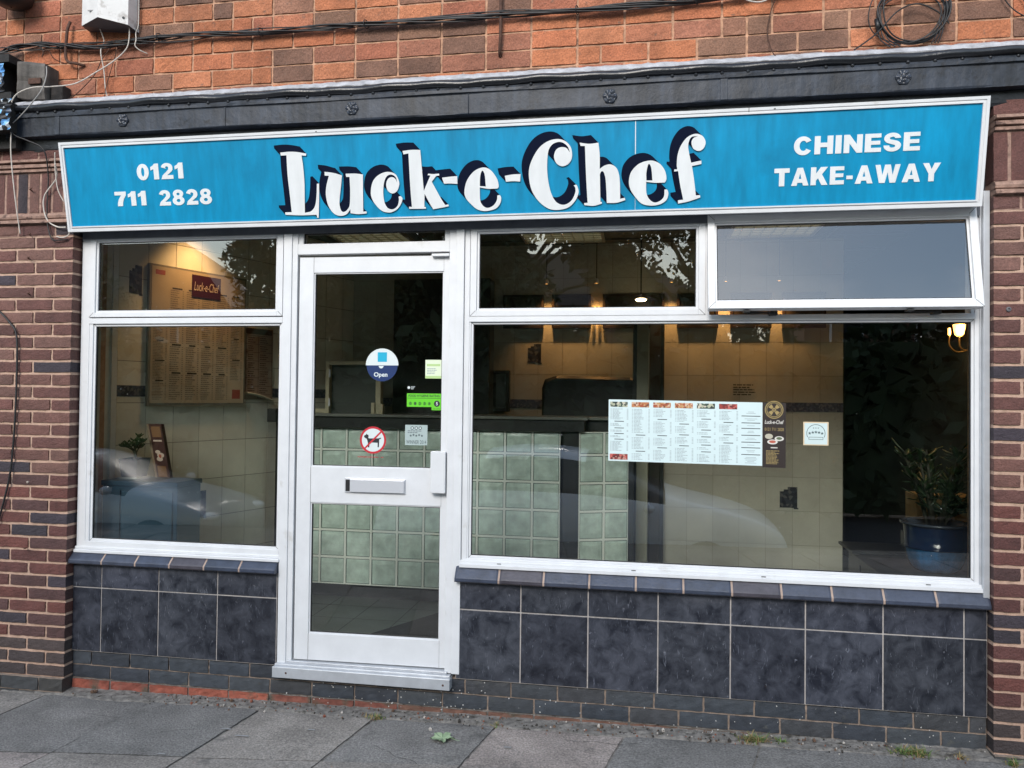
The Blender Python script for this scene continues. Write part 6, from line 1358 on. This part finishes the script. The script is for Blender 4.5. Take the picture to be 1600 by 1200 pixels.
# trees: trunk, limbs and a crown of many leaf sprays
M_bark = mat('bark', (.06, .045, .03), .9, var=.3, vscale=8); 
def tree(x, y, h, rx, rz, n, label, seed, leafm, gaps=.35, leaf_s=.22, zc=None, trunk=.2):
    e = empty('street_tree', (x, y, -.75), label, 'tree', 'trees across the road, reflected in the windows'); rr = random.Random(seed)
    zc = zc or h-rz; tk = MB(); lv = MB()
    tk.tube([(x, y, -.8), (x+.1, y, h*.25), (x-.05, y, h*.5), (x, y, h*.8)], [trunk, trunk*.8, trunk*.6, trunk*.2], 8)
    cl = []
    for k in range(26):
        a = rr.uniform(0, 2*pi); t = rr.uniform(-.9, 1); q = math.sqrt(max(0, 1-t*t))*rr.uniform(.5, 1); c_ = Vector((x+rx*q*cos(a), y+rx*q*sin(a)*.8, zc+rz*t)); cl.append((c_, rr.uniform(.22, .42)*rx))
        b = Vector((x, y, min(c_.z-.3, h*.75)*.8 if c_.z > 1 else .6)); tk.tube([b, b.lerp(c_, .5)+Vector((0, 0, .25)), c_], [.07*trunk/.2, .045*trunk/.2, .015], 5)
        for _ in range(3): 
            d = Vector((rr.gauss(0, 1), rr.gauss(0, 1), rr.gauss(0, .7))).normalized()*rr.uniform(.3, .6)*rx*.5; tk.tube([c_, c_+d], [.02, .006], 4)
    for i in range(n):
        c_, r_ = rr.choice(cl); d = Vector((rr.gauss(0, 1), rr.gauss(0, 1), rr.gauss(0, .8))); d = d.normalized()*r_*rr.random()**.4; p = c_+d
        u_ = Vector((rr.gauss(0, 1), rr.gauss(0, 1), rr.gauss(0, 1))).normalized(); v_ = u_.cross(Vector((rr.gauss(0, 1), rr.gauss(0, 1), 1))).normalized(); s = leaf_s*rr.uniform(.3, .7)
        lv.quad([p-u_*s, p+v_*s*.45, p+u_*s, p-v_*s*.45], 0)
    tk.build('trunk', [M_bark], e); lv.build('crown', [leafm], e, recalc=False)
ML1 = mat('leaf_dark', (.025, .045, .015), .7, var=.4, vscale=3); ML2 = mat('leaf_mid', (.04, .065, .02), .7, var=.4, vscale=3)
tree(-7.4, -15, 7.0, 2.9, 3.2, 26000, 'big dense tree across the road reflected above the door', 1, ML1, leaf_s=.24)
tree(-3.0, -14, 6.9, 3.0, 3.1, 30000, 'big dense tree reflected at the left end of the big window', 2, ML1, leaf_s=.24)
tree(1.3, -15.5, 7.0, 2.6, 3.0, 11000, 'thinner tree with sky showing through, reflected near the open window', 3, ML2, leaf_s=.2)
tree(-12.3, -21, 11.0, 2.1, 4.6, 6000, 'sparse tall tree reflected at the right of the upper left window', 4, ML2, leaf_s=.24, trunk=.16)
tree(7.6, -16, 7.0, 3.8, 3.2, 22000, 'broad tree across the road to the right', 5, ML1, leaf_s=.26)
tree(-23.5, -22, 9.2, 3.6, 4.2, 16000, 'dark tree beyond the house roof reflected in the upper left window', 6, ML1, leaf_s=.26)
hd_ = MB(); rr = random.Random(51)
for i in range(14000):
    x = rr.uniform(-26, 22); z = rr.uniform(-.7, 3.1+.35*sin(x*1.3)+.25*sin(x*3.1)); y = -12.5+rr.gauss(0, .35); u_ = Vector((rr.gauss(0, 1), rr.gauss(0, 1), rr.gauss(0, 1))).normalized(); v_ = u_.cross(Vector((rr.gauss(0, 1), rr.gauss(0, 1), 1))).normalized(); s = rr.uniform(.12, .28)
    p = Vector((x, y, z)); hd_.quad([p-u_*s, p+v_*s*.5, p+u_*s, p-v_*s*.5], 0)
hd_.box(-26, 22, -12.9, -12.4, -.75, 2.7, 0)
o = hd_.build('hedge', [ML1], recalc=False); tag(o, 'long dark hedge across the road, reflected low in the windows', 'hedge')
def house(x0, x1, y0, y1, ze, zr_, label):
    e = empty('house', ((x0+x1)/2, (y0+y1)/2, -.75), label, 'house', 'houses across the road, reflected in the windows')
    MB().box(x0, x1, y0, y1, -.75, ze).build('wall', [mat('house_brick', (.16, .07, .05), .9, var=.3)], e)
    mb = MB(); xm0, xm1, ym = x0+(x1-x0)*.32, x1-(x1-x0)*.32, (y0+y1)/2; a = [(x0-.4, y0-.4, ze-.05), (x1+.4, y0-.4, ze-.05), (x1+.4, y1+.4, ze-.05), (x0-.4, y1+.4, ze-.05)]
    r0, r1 = (xm0, ym, zr_), (xm1, ym, zr_)
    mb.quad([a[0], a[1], r1, r0]); mb.quad([a[2], a[3], r0, r1]); mb.quad([a[1], a[2], r1]); mb.quad([a[3], a[0], r0]); mb.quad(a); rf = mb.build('roof', [mat('roof_tile', (.05, .035, .03), .8, var=.3)], e)
    mb = MB(); mb.box(xm0-.4, xm0+.4, ym-.3, ym+.3, zr_-.6, zr_+1.0); mb.build('chimney', [MATS['house_brick']], rf)
    for i in range(4):
        for zf in (.5, 3.3):
            w = x0+(x1-x0)*(i+.5)/4; mb = MB(); frame_bars(mb, w-.6, w+.6, zf, zf+1.2, .08, y1-.02, y1+.05); fr = mb.build('window', [M_white], e); mb = MB(); mb.box(w-.52, w+.52, y1-.01, y1+.01, zf+.08, zf+1.12); mb.build('pane', [mat('house_glass', (.03, .035, .04), .05)], fr)
house(-31.0, -17.0, -33, -25.5, 5.0, 8.7, 'brick house with a dark hipped roof reflected in the upper left window')
house(-11.5, 3, -34, -26.5, 5.2, 8.0, 'wide brick house behind the trees across the road')
house(6, 18, -34, -26.5, 5.2, 8.0, 'brick house across the road to the right')
